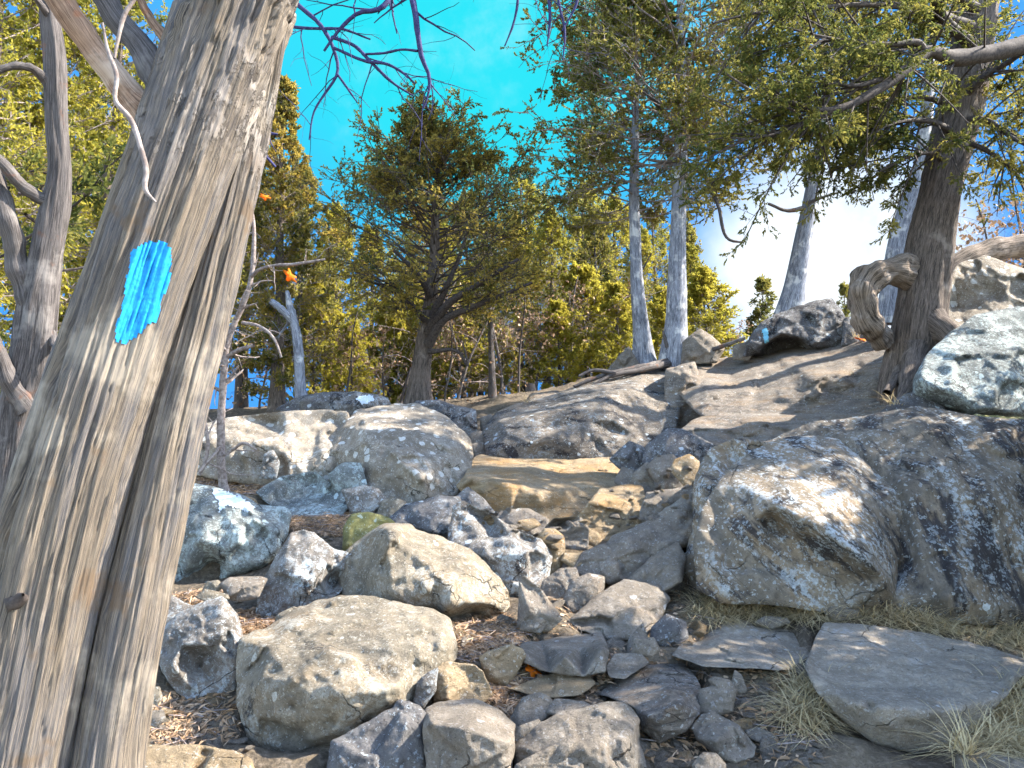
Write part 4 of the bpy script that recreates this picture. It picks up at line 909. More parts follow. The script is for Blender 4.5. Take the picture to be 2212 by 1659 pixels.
# centre cedar
bC = gpos(905, 872, 12.6)
ln = spline(line_uv([(903, 885, 12.6), (908, 800, 12.6), (918, 730, 12.6), (930, 650, 12.6), (938, 560, 12.6), (940, 480, 12.6), (945, 390, 12.6), (950, 300, 12.6)], bC), 14)
r = np.random.default_rng(5)
tr, g = conifer(ln, .17, .34, 2.6, r, nl=130, sec=16, ter=7, per=11, leaf=.045, wid=.27, twigs=2, twr=.007, shape=.62, gap=1.0, tint0=.25, el=(-.05, .75))
tC = tree('cedar_tree', 'dome topped cedar standing alone on the crest behind the big tan boulder', 'tree', tuple(bC), tr, g, 'barkbrown', 'leafrust')
for rows in ([(925, 745, 12.5, 12), (960, 690, 12.3, 9), (1010, 668, 12.2, 7), (1080, 640, 12.0, 5), (1150, 610, 11.9, 3)],
             [(925, 720, 12.5, 12), (965, 660, 12.2, 9), (1040, 610, 12.0, 6), (1120, 560, 11.8, 4)],
             [(928, 700, 12.5, 11), (960, 630, 12.3, 7), (990, 560, 12.2, 5), (1010, 500, 12.1, 3)],
             [(918, 690, 12.5, 9), (880, 650, 12.2, 6), (830, 620, 12.1, 4), (780, 600, 12, 3)],
             [(925, 760, 12.5, 6), (990, 760, 12.4, 4), (1010, 790, 12.3, 3), (1000, 740, 12.3, 2)],
             [(930, 640, 12.5, 9), (900, 590, 12.2, 6), (850, 540, 12.0, 4)]):
    branch(tC, bC, 'branch', rows, 'twigdark', 24, 6, 3, .1)

# trunks of the twin cedars
def cedar_at(label, rows, radii, crown, bark, leaf, seed, d, base_v, group=None, cat='tree', twig='twigdark'):
    base = gpos(rows[0][0], rows[0][1], d)
    ln = spline(line_uv(rows, base), 16)
    r = np.random.default_rng(seed)
    tr, g = conifer(ln, radii, rng=r, **crown)
    return tree('cedar_tree', label, cat, tuple(base), tr, g, bark, leaf, twig, group=group), base
tA, bA = cedar_at('slim silver cedar trunk, thinner of the twin pair on the ridge',
    [(1392, 800, 12.4), (1388, 730, 12.4), (1378, 620, 12.4), (1373, 520, 12.4), (1370, 420, 12.4), (1372, 300, 12.4), (1375, 150, 12.4), (1372, 40, 12.4)], .135,
    dict(cb=.42, R=2.2, nl=80, sec=13, ter=6, per=20, leaf=.044, wid=.28, twigs=2, twr=.008, shape=.5, gap=.66, tint0=.3, el=(.0, .7)), 'barkblue', 'leaf', 21, 12.4, 800, twig='twig')
tB, bB = cedar_at('taller silver cedar with flared foot, thicker of the twin pair on the ridge',
    [(1455, 795, 12.1), (1462, 700, 12.1), (1465, 560, 12.1), (1468, 400, 12.1), (1474, 230, 12.1), (1470, 60, 12.1), (1475, -120, 12.1), (1480, -330, 12.1)], .15,
    dict(cb=.34, R=2.7, nl=125, sec=16, ter=6, per=20, leaf=.044, wid=.28, twigs=2, twr=.008, shape=.35, gap=.8, tint0=.24, el=(.0, .6)), 'barkblue', 'leaf', 22, 12.1, 795, twig='twig')
for rows in ([(1462, 280, 12.0, 8), (1440, 250, 11.9, 7), (1410, 215, 11.7, 5), (1380, 190, 11.5, 3)], [(1466, 345, 12.0, 6), (1440, 350, 11.9, 4), (1400, 345, 11.8, 3)],
             [(1482, 350, 12.0, 5), (1520, 380, 11.9, 4), (1550, 440, 11.8, 4), (1580, 520, 11.7, 3), (1605, 523, 11.7, 2)],
             [(1446, 758, 12.0, 8), (1436, 730, 12.0, 4), (1432, 715, 12.0, 2)]):
    branch(tB, bB, 'branch', rows, 'barkgrey', 24, 7, 9, .1)
for rows in ([(1440, 782, 11.9, 9), (1400, 790, 11.6, 7), (1350, 800, 11.4, 6), (1290, 815, 11.2, 5), (1240, 835, 11.1, 4)],
             [(1445, 785, 11.8, 8), (1380, 800, 11.4, 6), (1320, 812, 11.2, 5), (1265, 842, 11.0, 3)], [(1330, 806, 11.2, 5), (1280, 800, 11.2, 4), (1250, 812, 11.1, 3)],
             [(1475, 780, 12, 9), (1500, 770, 11.8, 7), (1560, 748, 11.6, 5), (1610, 730, 11.5, 4)]):
    branch(tB, bB, 'root', rows, 'barkgrey', 30, 7, 12, .2)
tD, bD = cedar_at('leaning silver blue cedar trunk rising behind the blazed ridge boulder',
    [(1705, 690, 13.2), (1715, 640, 13.2), (1738, 500, 13.2), (1762, 380, 13.2), (1785, 250, 13.2), (1800, 120, 13.2), (1812, -40, 13.2), (1820, -220, 13.2)], .165,
    dict(cb=.42, R=2.1, nl=70, sec=12, ter=6, per=9, leaf=.06, shape=.3, gap=.6, tint0=.3, el=(-.05, .6)), 'barkblue', 'leaf', 23, 13.2, 690)
for rows in ([(1735, 450, 13.1, 6), (1700, 455, 13, 4), (1660, 440, 12.9, 3)], [(1742, 440, 13.1, 5), (1780, 425, 13, 3), (1815, 415, 13, 2)]):
    branch(tD, bD, 'branch', rows, 'barkgrey', 16, 6, 9, .1)
# trunk behind the twisted cedar
tE, bE = cedar_at('grey blue cedar half hidden behind the twisted dark cedar',
    [(1930, 700, 10.6), (1936, 560, 10.6), (1956, 460, 10.6), (1985, 380, 10.6), (2000, 260, 10.6), (2010, 100, 10.6), (2020, -80, 10.6)], .16,
    dict(cb=.55, R=1.6, nl=50, sec=12, ter=6, per=9, leaf=.055, shape=.3, gap=.6, tint0=.25, el=(.0, .6)), 'barkblue', 'leaf', 24, 10.6, 700)
# the twisted dark cedar at the right
bT = gpos(1975, 800, 8.6)
tT = thing('cedar_tree', 'dark twisted cedar with looping limb and long drooping boughs above the grey boulder', 'tree', tuple(bT))
def f_tw(a, L, r, t, sd):
    k = np.stack([np.cos(a + L * .5) * 1.4, np.sin(a + L * .5) * 1.4, L * .5], -1); fi = np.stack([np.cos(a + L * .5) * 6, np.sin(a + L * .5) * 6, L * 1.2], -1)
    return .05 * fbm(k, 3, 43) * (.7 + .8 * np.exp(-t * 9)) + .014 * fbm(fi, 3, 45)
V, F, uv, c = bark_tube([(1960, 900, 8.5, 60), (1966, 830, 8.5, 62), (1974, 770, 8.5, 58), (1982, 710, 8.5, 54), (1992, 640, 8.55, 50), (2004, 560, 8.6, 47), (2018, 480, 8.65, 46), (2036, 400, 8.7, 45), (2054, 320, 8.75, 44),
                         (2072, 250, 8.8, 42), (2090, 160, 8.85, 40), (2105, 70, 8.9, 37), (2120, -40, 9, 32), (2140, -200, 9, 24), (2160, -400, 9, 12)], 260, 60, f_tw, 5)
put('trunk', mesh('trunk', V - bT, F, M['barkbrown'], uv), parent=tT)
branch(tT, bT, 'limb', [(2010, 600, 8.6, 26), (1960, 588, 8.5, 31), (1915, 584, 8.4, 33), (1878, 600, 8.35, 33), (1862, 635, 8.3, 29), (1868, 675, 8.3, 27), (1888, 712, 8.4, 25), (1910, 745, 8.5, 22)], 'driftwood', 90, 40, 21, .38, 'bare twisted loop of wood')
branch(tT, bT, 'stub', [(1850, 620, 8.3, 14), (1846, 598, 8.3, 8), (1851, 586, 8.3, 4)], 'driftwood', 12, 8, 22, .3)
for rows in ([(1985, 740, 8.4, 30), (1970, 800, 8.0, 24), (1955, 850, 7.7, 15), (1935, 880, 7.5, 8)], [(2010, 690, 8.4, 30), (2050, 720, 8.1, 26), (2085, 760, 7.9, 14)], [(1965, 790, 8.4, 26), (1940, 815, 8.1, 14), (1915, 850, 7.8, 8)]):
    branch(tT, bT, 'root', rows, 'barkbrown', 30, 16, 23, .22)
boughs = [
    [(2240, 90, 8.2, 20), (2150, 112, 8.0, 19), (2060, 125, 7.8, 17), (2000, 112, 7.6, 13), (1960, 150, 7.5, 12), (1910, 185, 7.4, 11), (1860, 215, 7.3, 10), (1800, 238, 7.2, 8), (1740, 232, 7.1, 6), (1690, 215, 7.0, 5), (1640, 205, 6.9, 4), (1570, 160, 6.8, 2)],
    [(2000, 118, 7.6, 10), (1985, 95, 7.5, 8), (1930, 96, 7.4, 6), (1860, 92, 7.3, 4), (1780, 80, 7.2, 3), (1700, 60, 7.1, 2)],
    [(1905, 170, 7.4, 6), (1850, 185, 7.3, 5), (1800, 180, 7.2, 3), (1740, 165, 7.1, 2)],
    [(1800, 240, 7.2, 5), (1740, 260, 7.1, 4), (1690, 285, 7.0, 3), (1620, 300, 6.9, 2), (1560, 310, 6.9, 1.5)],
    [(2100, 100, 8.7, 14), (2040, 40, 8.5, 10), (2020, 10, 8.4, 8), (1990, -60, 8.3, 6)],
    [(2080, 210, 8.7, 12), (2120, 170, 8.5, 8), (2200, 120, 8.3, 5), (2260, 60, 8.2, 3)],
    [(2065, 290, 8.7, 9), (2010, 262, 8.4, 6), (1950, 262, 8.2, 4), (1880, 280, 8.0, 3)],
    [(2075, 260, 8.7, 9), (2130, 260, 8.4, 6), (2190, 300, 8.2, 4), (2250, 330, 8.0, 3)],
    [(2105, 60, 8.8, 12), (1990, 20, 8.4, 8), (1870, 10, 8.0, 6), (1740, 20, 7.6, 4), (1620, 30, 7.2, 3), (1540, 50, 7.0, 2)],
    [(2110, 20, 8.8, 12), (2000, -50, 8.4, 8), (1850, -70, 8.0, 6), (1700, -50, 7.6, 4), (1560, -20, 7.2, 3)],
    [(2075, 240, 8.7, 8), (1990, 210, 8.5, 6), (1900, 230, 8.4, 5), (1800, 300, 8.3, 4), (1740, 350, 8.2, 2)],
    [(2050, 350, 8.7, 7), (2000, 330, 8.3, 5), (1960, 340, 8.1, 4), (1900, 370, 8.0, 2)],
    [(2070, 300, 8.7, 7), (2140, 330, 8.4, 5), (2220, 400, 8.2, 3)]]
limbs = []
r = np.random.default_rng(77)
for k, rows in enumerate(boughs):
    o, c = branch(tT, bT, 'bough', rows, 'twigdark', 44, 9, 30 + k, .16)
    pts = c[::4, :3]; limbs.append((pts, float(np.linalg.norm(np.diff(pts, axis=0), axis=1).sum())))
g = Geo()
big = []
for pts, L in limbs:                        # side boughs first, so that the foliage fills a volume
    big.append((pts + np.array([0, .05, .03]), min(L, 1.2)))
    for q in range(int(7 + L * 7)):
        s = r.uniform(.22, 1); i = min(int(s * (len(pts) - 1)), len(pts) - 2); d0 = nrm(pts[i + 1] - pts[i])
        dd = nrm(d0 * .7 + r.normal(size=3) * .6 + np.array([0, .35, .12])); l = r.uniform(.5, 1.2) * (1.2 - .6 * s)
        p2 = pts[i] + dd * l * np.linspace(0, 1, 5)[:, None] + np.array([0, 0, -.12]) * (np.linspace(0, 1, 5) ** 2)[:, None]
        v, f, u_ = tube(p2, np.linspace(.012, .004, 5), 5); g.add(v, f, u_, .5, 1); big.append((p2, l))
shoots(g, big, r, sec=9, ter=6, per=16, leaf=.034, l2=(.25, .5), gap=.75, tint0=.18, twr=.004, droop=.35, wid=.18)
put('crown', g.mesh('crown', [M['leaf'], M['twigdark']], off=bT, smooth=False), parent=tT)
# ---------------------------------------------------------------- grey forked tree behind the big trunk
b2 = gpos(5, 1230, 5.0)
t2 = thing('cedar_tree', 'smaller grey forked cedar at the left edge behind the big leaning trunk', 'tree', tuple(b2))
def f_g(a, L, r, t, sd):
    k = np.stack([np.cos(a) * 1.6, np.sin(a) * 1.6, L * 1.1], -1); fi = np.stack([np.cos(a) * 5, np.sin(a) * 5, L * 3], -1)
    return r * (.22 * fbm(k, 3, 53) + .10 * fbm(fi, 3, 55))
V, F, uv, c = bark_tube([(-10, 1400, 4.6, 42), (8, 1250, 4.6, 36), (24, 1087, 4.6, 33), (42, 960, 4.6, 36), (58, 853, 4.6, 40), (76, 753, 4.6, 40), (87, 653, 4.6, 38), (103, 553, 4.6, 33), (116, 467, 4.6, 31),
                         (128, 367, 4.6, 24), (122, 267, 4.6, 23), (116, 100, 4.6, 19), (106, 20, 4.6, 16), (100, -120, 4.6, 14), (96, -300, 4.6, 8)], 220, 44, f_g, 6)
put('trunk', mesh('trunk', V - b2, F, M['barkgrey'], uv), parent=t2)
lim2 = []
for rows in ([(84, 720, 4.6, 30), (62, 650, 4.58, 25), (38, 570, 4.55, 24), (18, 480, 4.5, 22), (-6, 400, 4.5, 20), (-40, 260, 4.5, 14)],
             [(60, 880, 4.55, 26), (32, 845, 4.5, 20), (8, 790, 4.45, 18), (-20, 720, 4.4, 14)],
             [(118, 440, 4.6, 18), (85, 426, 4.55, 13), (50, 404, 4.5, 13), (22, 372, 4.45, 13), (-10, 335, 4.4, 10)],
             [(112, 190, 4.6, 14), (92, 165, 4.55, 10), (70, 148, 4.5, 9), (35, 142, 4.45, 8), (-12, 155, 4.4, 6)],
             [(112, 720, 4.6, 10), (122, 755, 4.5, 8), (142, 782, 4.4, 7)],
             [(110, 40, 4.6, 10), (80, 0, 4.5, 7), (40, -60, 4.4, 5)]):
    o, c = branch(t2, b2, 'branch', rows, 'barkgrey', 40, 14, 40 + len(lim2), .2)
    lim2.append((c[::5, :3], 1.2))
r = np.random.default_rng(31)
g = Geo(); big = []
for k in range(16):
    z = r.uniform(1.7, 3.4); d_ = r.uniform(4.9, 5.8); u = r.uniform(-250, 150); v = 1011 - (z - 1.5) / d_ * FR
    p = P(u, v, d_); az = r.uniform(0, 6.3); big.append((limb_pts(p, az, r.uniform(-.2, .4), r.uniform(.5, .9), r), .8))
    v_, f_, u_ = tube(big[-1][0], np.linspace(.012, .004, 7), 5); g.add(v_, f_, u_, .5, 1)
shoots(g, big, r, sec=11, ter=5, per=10, leaf=.045, l2=(.25, .5), twr=.004, wid=.2)
put('crown', g.mesh('crown', [M['leaf'], M['twigdark']], off=b2, smooth=False), parent=t2)
# crown of the big leaning cedar, far above the picture
g = Geo(); r = np.random.default_rng(32); big = []
for k in range(26):
    s = r.uniform(.0, 1); i = int(500 + s * 119); p = cm[i, :3]
    L = r.uniform(.6, 1.3); big.append((limb_pts(p, r.uniform(1.9, 5.0), r.uniform(.3, .9), L, r), L)); v_, f_, u_ = tube(big[-1][0], np.linspace(.02, .005, 7), 6); g.add(v_, f_, u_, .5, 1)
shoots(g, big, r, sec=10, ter=5, per=9, leaf=.06)
put('crown', g.mesh('crown', [M['leaf'], M['twigdark']], off=np.array(b1), smooth=False), parent=t1)

# ---------------------------------------------------------------- woods beyond the crest
def proto(seed, H, R, lf, bark, **kw):
    r = np.random.default_rng(seed)
    ln = trunk_line((0, 0, 0), H, (r.normal(0, .03), r.normal(0, .03)), .03 * H / 6, r)
    a = dict(cb=.16, nl=85, sec=12, ter=6, per=10, leaf=.058, wid=.26, twigs=2, twr=.008, shape=.75, gap=.6, el=(-.1, .75), tint0=.18); a.update(kw)
    tr, g = conifer(ln, .022 * H, rng=r, R=R, **a)
    return (mesh('trunk', tr[0], tr[1], M[bark], tr[2]), g.mesh('crown', [M[lf], M['twig']], smooth=False))
PR = [proto(101, 6.5, 1.9, 'leafyel', 'barkgrey'), proto(102, 7.5, 2.1, 'leafyel', 'barkbrown', shape=.5, gap=.55), proto(103, 6.0, 1.6, 'leaf', 'barkgrey', gap=.5, tint0=.2),
      proto(104, 3.0, 1.35, 'leafyel', 'barkgrey', cb=.04, nl=70, gap=.35, leaf=.06, tint0=.32, twigs=True), proto(105, 7.0, 1.5, 'leafrust', 'barkbrown', cb=.1, nl=110, gap=.3, shape=.8),
      proto(106, 2.6, .95, 'leaf', 'barkgrey', cb=.05, nl=60, gap=.5, leaf=.05, shape=1.0, tint0=.1), proto(107, 8.5, 2.0, 'leafdark', 'barkgrey', cb=.3, gap=.6, shape=.45, tint0=.1)]
rp = np.random.default_rng(61)
def wood(label, k, u, v, d, s=1.0, group=None, top=None):
    """one cedar of the woods; top: the picture row its tip reaches"""
    p = gpos(u, v, d)
    H = [6.5, 7.5, 6.0, 3.0, 7.0, 2.6, 8.5][k]
    sz = s
    if top is not None:
        zt_ = EYE + d * (1011 - top) / FR; sz = max(.3, (zt_ - p[2]) / H)
    t = thing('cedar_tree', label, 'tree', tuple(p), group)
    t.rotation_euler = (0, 0, rp.uniform(0, 6.28)); t.scale = (sz * s if top is not None else s, sz * s if top is not None else s, sz)
    put('trunk', PR[k][0], parent=t); put('crown', PR[k][1], parent=t)
    return t
wood('rusty green cedar with a narrow crown right behind the big leaning trunk', 4, 600, 880, 12.5, .85, top=120)
wood('dense yellow green cedar between the rusty cedar and the dome topped cedar', 0, 735, 880, 19, .9, top=420)
wood('dark green cedar close behind the left side of the dome topped cedar', 2, 650, 880, 16.5, .9, top=330)
wood('dark cedar with pointed top just right of the dome topped cedar', 6, 1065, 880, 14.2, .62, top=310)
wood('rounded bright yellow cedar on the ridge right of the twin cedars', 3, 1530, 760, 17, 1.15, top=575)
wood('small bushy green cedar beyond the ridge left of the leaning silver trunk', 5, 1648, 720, 18, 1.0, top=590)
wood('tiny pointed cedar beyond the ridge right of the leaning silver trunk', 5, 1825, 700, 19, .8, top=605)
LW = 'yellow green cedar in the leafy mass behind the left trunks'
for u, d, k, tp in [(-150, 8.5, 1, -300), (40, 10, 0, -150), (190, 12.5, 1, -80), (-40, 14, 2, -40), (110, 17, 6, 10), (300, 15, 0, 60), (430, 16, 2, 130), (260, 20, 1, 40), (420, 21, 6, 60), (520, 19, 0, 200), (-260, 11, 2, -200)]:
    wood(LW, k, u, 900, d, .9, 'cedars behind the left trunks', tp)
MW = 'yellow green cedar in the sunlit woods behind the dome topped cedar'
for u, d, k, tp in [(700, 23, 1, 470), (800, 22, 0, 480), (880, 26, 1, 430), (960, 19, 0, 470), (1020, 23, 2, 400), (1110, 20, 1, 390), (1180, 17.5, 0, 440), (1240, 21, 1, 360), (1290, 18.5, 2, 450), (1350, 22, 0, 400), (1420, 19, 1, 430),
                    (1480, 24, 2, 470), (1150, 27, 6, 340), (930, 30, 6, 400), (1310, 28, 1, 380), (1210, 15.6, 3, 640), (1090, 16, 3, 700), (760, 15.5, 3, 690), (1340, 15.5, 3, 600), (1440, 16.2, 3, 610), (680, 17, 3, 600), (840, 17.5, 3, 640), (1000, 17, 3, 620), (1130, 18, 0, 470), (1270, 17, 3, 560), (1390, 18, 0, 480), (1040, 19, 0, 520), (900, 18, 3, 600), (1500, 19, 0, 520)]:
    wood(MW, k, u, 870, d, .95, 'cedars of the sunlit woods', tp)

# ---------------------------------------------------------------- bare trees and saplings
def grow(p, d, L, r0, lev, rng, out, kids=5, wig=.18, droop=0.0, up=0.0, split=.55):
    n = 6
    pts = [p]
    for i in range(n):
        d = nrm(d + rng.normal(0, wig, 3) + np.array([0, 0, up - droop * (i / n)])); pts.append(pts[-1] + d * L / n)
    pts = np.array(pts); rad = np.linspace(r0, r0 * .4, n + 1)
    out.append((pts, rad, lev))
    if lev > 0:
        for k in range(kids):
            s = rng.uniform(.2, 1); i = min(int(s * n), n - 1)
            q = nrm((pts[i + 1] - pts[i]) + split * 1.5 * nrm(rng.normal(size=3)))
            grow(pts[i], q, L * rng.uniform(.35, .65), rad[i] * .55, lev - 1, rng, out, kids, wig, droop, up, split)
def add_bare(g, out, m=0, fine=3):
    A, B, r0, r1 = [], [], [], []
    for pts, rad, lev in out:
        if lev >= 1: v, f, u_ = tube(pts, rad, 6 if lev > 1 else 4); g.add(v, f, u_, .5, m)
        else: A.append(pts[:-1]); B.append(pts[1:]); r0.append(rad[:-1]); r1.append(rad[1:])
    if A:
        V, F = rods(np.concatenate(A), np.concatenate(B), np.concatenate(r0), np.concatenate(r1)); g.add(V, F, None, .5, m)
def bare_proto(seed, H, leaves, kids=5, twig='twig'):
    r = np.random.default_rng(seed); out = []
    grow(np.array([0, 0, -.1]), np.array([r.normal(0, .15), r.normal(0, .15), 1]), H, .012 * H, 0, r, out, 0, .07)
    stem = out[0]; V, F, uv = tube(*[spline(np.concatenate([stem[0], stem[1][:, None]], 1), 24)[:, s] for s in (slice(0, 3), 3)], 8)
    tr = mesh('trunk', V, F, M['barkgrey'], uv)
    br = []
    for k in range(11):
        s = r.uniform(.2, 1); i = min(int(s * 6), 5)
        grow(stem[0][i], nrm(np.array([r.normal(), r.normal(), r.uniform(.0, .7)])), H * r.uniform(.22, .4), .006 * H * (1.1 - s), 2, r, br, kids, .2, .1)
    g = Geo(); add_bare(g, br, 1)
    e = np.array([b[0][-1] for b in br]); 
    k = r.random(len(e)) < leaves; e = e[k]
    if len(e): sprays(g, e, rdir(len(e), r), np.full(len(e), .05), r, 3, .055, .4, np.clip(r.normal(.4, .25, len(e)), 0, 1), 1.2, 0)
    return tr, g.mesh('crown', [M['litter'], M[twig]], smooth=False)
BP = [bare_proto(201, 2.6, .35), bare_proto(202, 3.2, .15), bare_proto(203, 2.0, .6, 5, 'twigdark'), bare_proto(204, 1.3, .4, 4)]
SL = 'bare grey sapling in the twiggy undergrowth beyond the crest'
for u, d, k, s in [(655, 13.2, 0, .8), (745, 13.6, 2, .9), (835, 13.8, 3, 1.1), (860, 16, 1, 1), (960, 13.6, 2, .9), (985, 14.6, 1, .8), (1010, 16, 0, 1), (1085, 15, 1, .9),
                   (1120, 14.2, 0, .8), (1160, 15.4, 2, 1), (1225, 16, 0, 1), (1300, 16, 1, .9), (560, 13.5, 2, .9)]:
    p = gpos(u, 870, d); t = thing('bare_sapling', SL, 'sapling', tuple(p), 'bare saplings beyond the crest'); t.rotation_euler = (0, 0, rp.uniform(0, 6.28)); t.scale = (s, s, s)
    put('trunk', BP[k][0], parent=t); put('crown', BP[k][1], parent=t)
for lab, u, v, d, k, s in [('reddish leafless shrub above the sunlit white topped boulder at the right edge', 2140, 640, 11.5, 2, 1.15), ('low russet bush on the ridge between yellow cedar and blazed boulder', 1590, 745, 14, 3, .6),
                           ('reddish leafless shrub partly hidden by the twisted cedar trunk', 2215, 640, 12.5, 2, 1.4)]:
    p = gpos(u, v, d); t = thing('bare_shrub', lab, 'shrub', tuple(p)); t.scale = (s, s, s); put('trunk', BP[k][0], parent=t); put('crown', BP[k][1], parent=t)

def small_tree(name, label, base, stems, mat, kids, seed, group=None, leaves=None, cat='tree', kid_len=.5, thin=.5, lev=1, droop=.0, side=.8):
    """stems traced from the photograph, with free side twigs"""
    t = thing(name, label, cat, tuple(base), group); r = np.random.default_rng(seed)
    g = Geo(); first = True
    for rows in stems:
        c = spline(uvd(rows), 40)
        V, F, uv = tube(c[:, :3], c[:, 3], 8)
        V = np.repeat(c[:, :3], 8, 0) + (V - np.repeat(c[:, :3], 8, 0)) * (1 + .15 * fbm(V * 25, 2, seed))[:, None]
        if first: put('trunk', mesh('trunk', V - base, F, M[mat], uv), parent=t); first = False
        else: put('branch', mesh('branch', V - base, F, M[mat], uv), parent=t)
        L = np.linalg.norm(np.diff(c[:, :3], axis=0), axis=1).sum(); out = []
        for k in range(int(kids * L)):
            i = int(r.uniform(6, 38)); d0 = nrm(c[i + 1, :3] - c[i, :3])
            grow(c[i, :3], nrm(d0 * .6 + side * r.normal(size=3) * np.array([1, .5, 1])), kid_len * r.uniform(.4, 1.1), max(.0018, c[i, 3] * thin), lev, r, out, 3, .16, droop)
        if out: add_bare(g, out, 0)
    if g.n: put('crown', g.mesh('crown', [M['twig' if mat == 'twig' else mat]], off=base, smooth=False), parent=t)
    return t
bs = gpos(480, 1055, 6.9)
small_tree('dead_sapling', 'thin pale dead sapling with twisted twigs rising from the leaf litter', bs,
    [[(486, 1065, 6.8, 12), (480, 1030, 6.8, 10), (477, 970, 6.8, 9), (480, 860, 6.8, 8.5), (484, 800, 6.8, 8), (491, 740, 6.8, 7.5), (508, 695, 6.8, 6.5), (525, 660, 6.8, 6), (540, 612, 6.8, 5.5), (548, 540, 6.8, 5), (546, 470, 6.8, 4), (532, 418, 6.8, 3)],
     [(541, 600, 6.8, 4.5), (556, 585, 6.75, 4), (590, 574, 6.7, 3.5), (625, 572, 6.65, 3.5), (668, 566, 6.6, 3), (703, 560, 6.6, 2)],
     [(492, 770, 6.8, 5.5), (515, 757, 6.75, 5), (548, 746, 6.7, 4)],
     [(524, 697, 6.8, 4), (560, 705, 6.7, 3.5), (592, 732, 6.6, 3), (608, 772, 6.6, 2.5)],
     [(490, 760, 6.8, 4), (474, 740, 6.7, 3), (455, 700, 6.7, 2.5)], [(487, 790, 6.8, 3.5), (462, 790, 6.7, 3), (430, 815, 6.6, 2)],
     [(482, 985, 6.75, 4), (505, 970, 6.7, 3.5), (530, 958, 6.6, 3), (555, 972, 6.6, 2)],
     [(432, 1025, 6.7, 4), (446, 985, 6.7, 4.5), (449, 960, 6.7, 4.5), (444, 920, 6.7, 4), (441, 870, 6.7, 3)], [(430, 1020, 6.6, 3.5), (460, 985, 6.65, 3.5), (476, 965, 6.7, 3)]],
    'twig', 5, 71, cat='sapling', kid_len=.4, lev=1)
bsn = gpos(650, 868, 11.6)
small_tree('dead_snag', 'short grey forked dead trunk standing behind the thin dead sapling', bsn,
    [[(652, 880, 11.5, 15), (648, 820, 11.5, 12), (645, 760, 11.5, 11), (637, 705, 11.5, 10), (626, 660, 11.5, 8), (620, 628, 11.5, 4)], [(634, 696, 11.5, 9), (612, 672, 11.45, 8), (584, 650, 11.4, 7)]], 'barkblue', 1, 72, cat='dead tree', kid_len=.5)
# leafless tree whose boughs hang in from the top
bb = gpos(300, 1150, 6.6)
small_tree('bare_tree', 'leafless tree behind the leaning trunk with dark twigs hanging across the cyan sky', bb,
    [[(300, 1180, 6.6, 22), (340, 950, 6.6, 19), (400, 650, 6.6, 17), (460, 350, 6.6, 15), (520, 50, 6.6, 13), (570, -180, 6.5, 11), (640, -330, 6.4, 8)],
     [(560, -140, 6.5, 7), (598, -60, 6.4, 6.5), (634, 0, 6.3, 5.5), (694, 57, 6.2, 4.5), (717, 97, 6.15, 4), (728, 160, 6.1, 3.2), (700, 205, 6.1, 2.8), (680, 237, 6.1, 2.4), (668, 302, 6.1, 1.5)],
     [(540, 30, 6.5, 5), (600, 52, 6.4, 4), (650, 60, 6.3, 3.5), (700, 62, 6.2, 3.2), (740, 63, 6.1, 2.8), (800, 85, 6.1, 2)],
     [(640, -330, 6.4, 8), (740, -180, 6.2, 8), (850, -20, 6.1, 7), (814, 22, 6.0, 5.5), (777, 27, 6.0, 4.6), (737, 60, 6.0, 4), (700, 110, 6, 2.5)],
     [(640, -330, 6.4, 8), (780, -200, 6.2, 8), (880, -40, 6.0, 7), (899, 43, 5.9, 6.5), (903, 75, 5.9, 6), (912, 127, 5.9, 5), (927, 163, 5.9, 4), (926, 200, 5.9, 3), (914, 236, 5.9, 1.5)],
     [(717, 80, 6.1, 4), (767, 100, 6.05, 4), (804, 137, 6.0, 3.6), (850, 180, 6.0, 3), (894, 208, 6.0, 1.6)],
     [(722, 104, 6.1, 3.5), (794, 133, 6.0, 3.5), (840, 140, 5.95, 3.2), (874, 160, 5.95, 2.8), (897, 181, 5.95, 2)],
     [(790, 117, 6.0, 2.6), (827, 115, 6.0, 2.8), (870, 107, 5.95, 2.8), (902, 110, 5.9, 3)],
     [(727, 158, 6.1, 2.6), (750, 190, 6.1, 2.4), (772, 222, 6.1, 1.5)],
     [(640, -330, 6.4, 7), (900, -260, 6.2, 7), (1100, -90, 6.0, 5), (1118, 8, 5.9, 3), (1108, 55, 5.9, 2.4), (1090, 100, 5.9, 1.4)],
     [(900, -260, 6.2, 6), (1120, -180, 6.0, 6), (1186, 0, 5.9, 3.6), (1188, 40, 5.9, 3), (1182, 100, 5.9, 1.6)],
     [(1120, -180, 6.0, 5), (1200, -60, 5.9, 4), (1208, 10, 5.9, 3.2), (1220, 67, 5.9, 2.6), (1216, 130, 5.9, 1.4)], [(1120, -180, 6, 5), (1240, -60, 5.9, 4), (1247, 0, 5.9, 3), (1214, 67, 5.9, 1.6)]],
    'twigblue', 4.2, 73, kid_len=.55, thin=.45, lev=1, droop=.12, side=.6)

# fallen log
bl = P(2120, 560, 9.4)
o = thing('fallen_log', 'weathered fallen log lying behind the sunlit white topped boulder', 'log', tuple(bl))
branch(o, bl, 'log', [(2030, 600, 9.2, 18), (2070, 570, 9.3, 22), (2120, 548, 9.4, 24), (2180, 534, 9.5, 25), (2260, 528, 9.6, 25), (2330, 530, 9.7, 24)], 'driftwood', 40, 18, 51, .15)
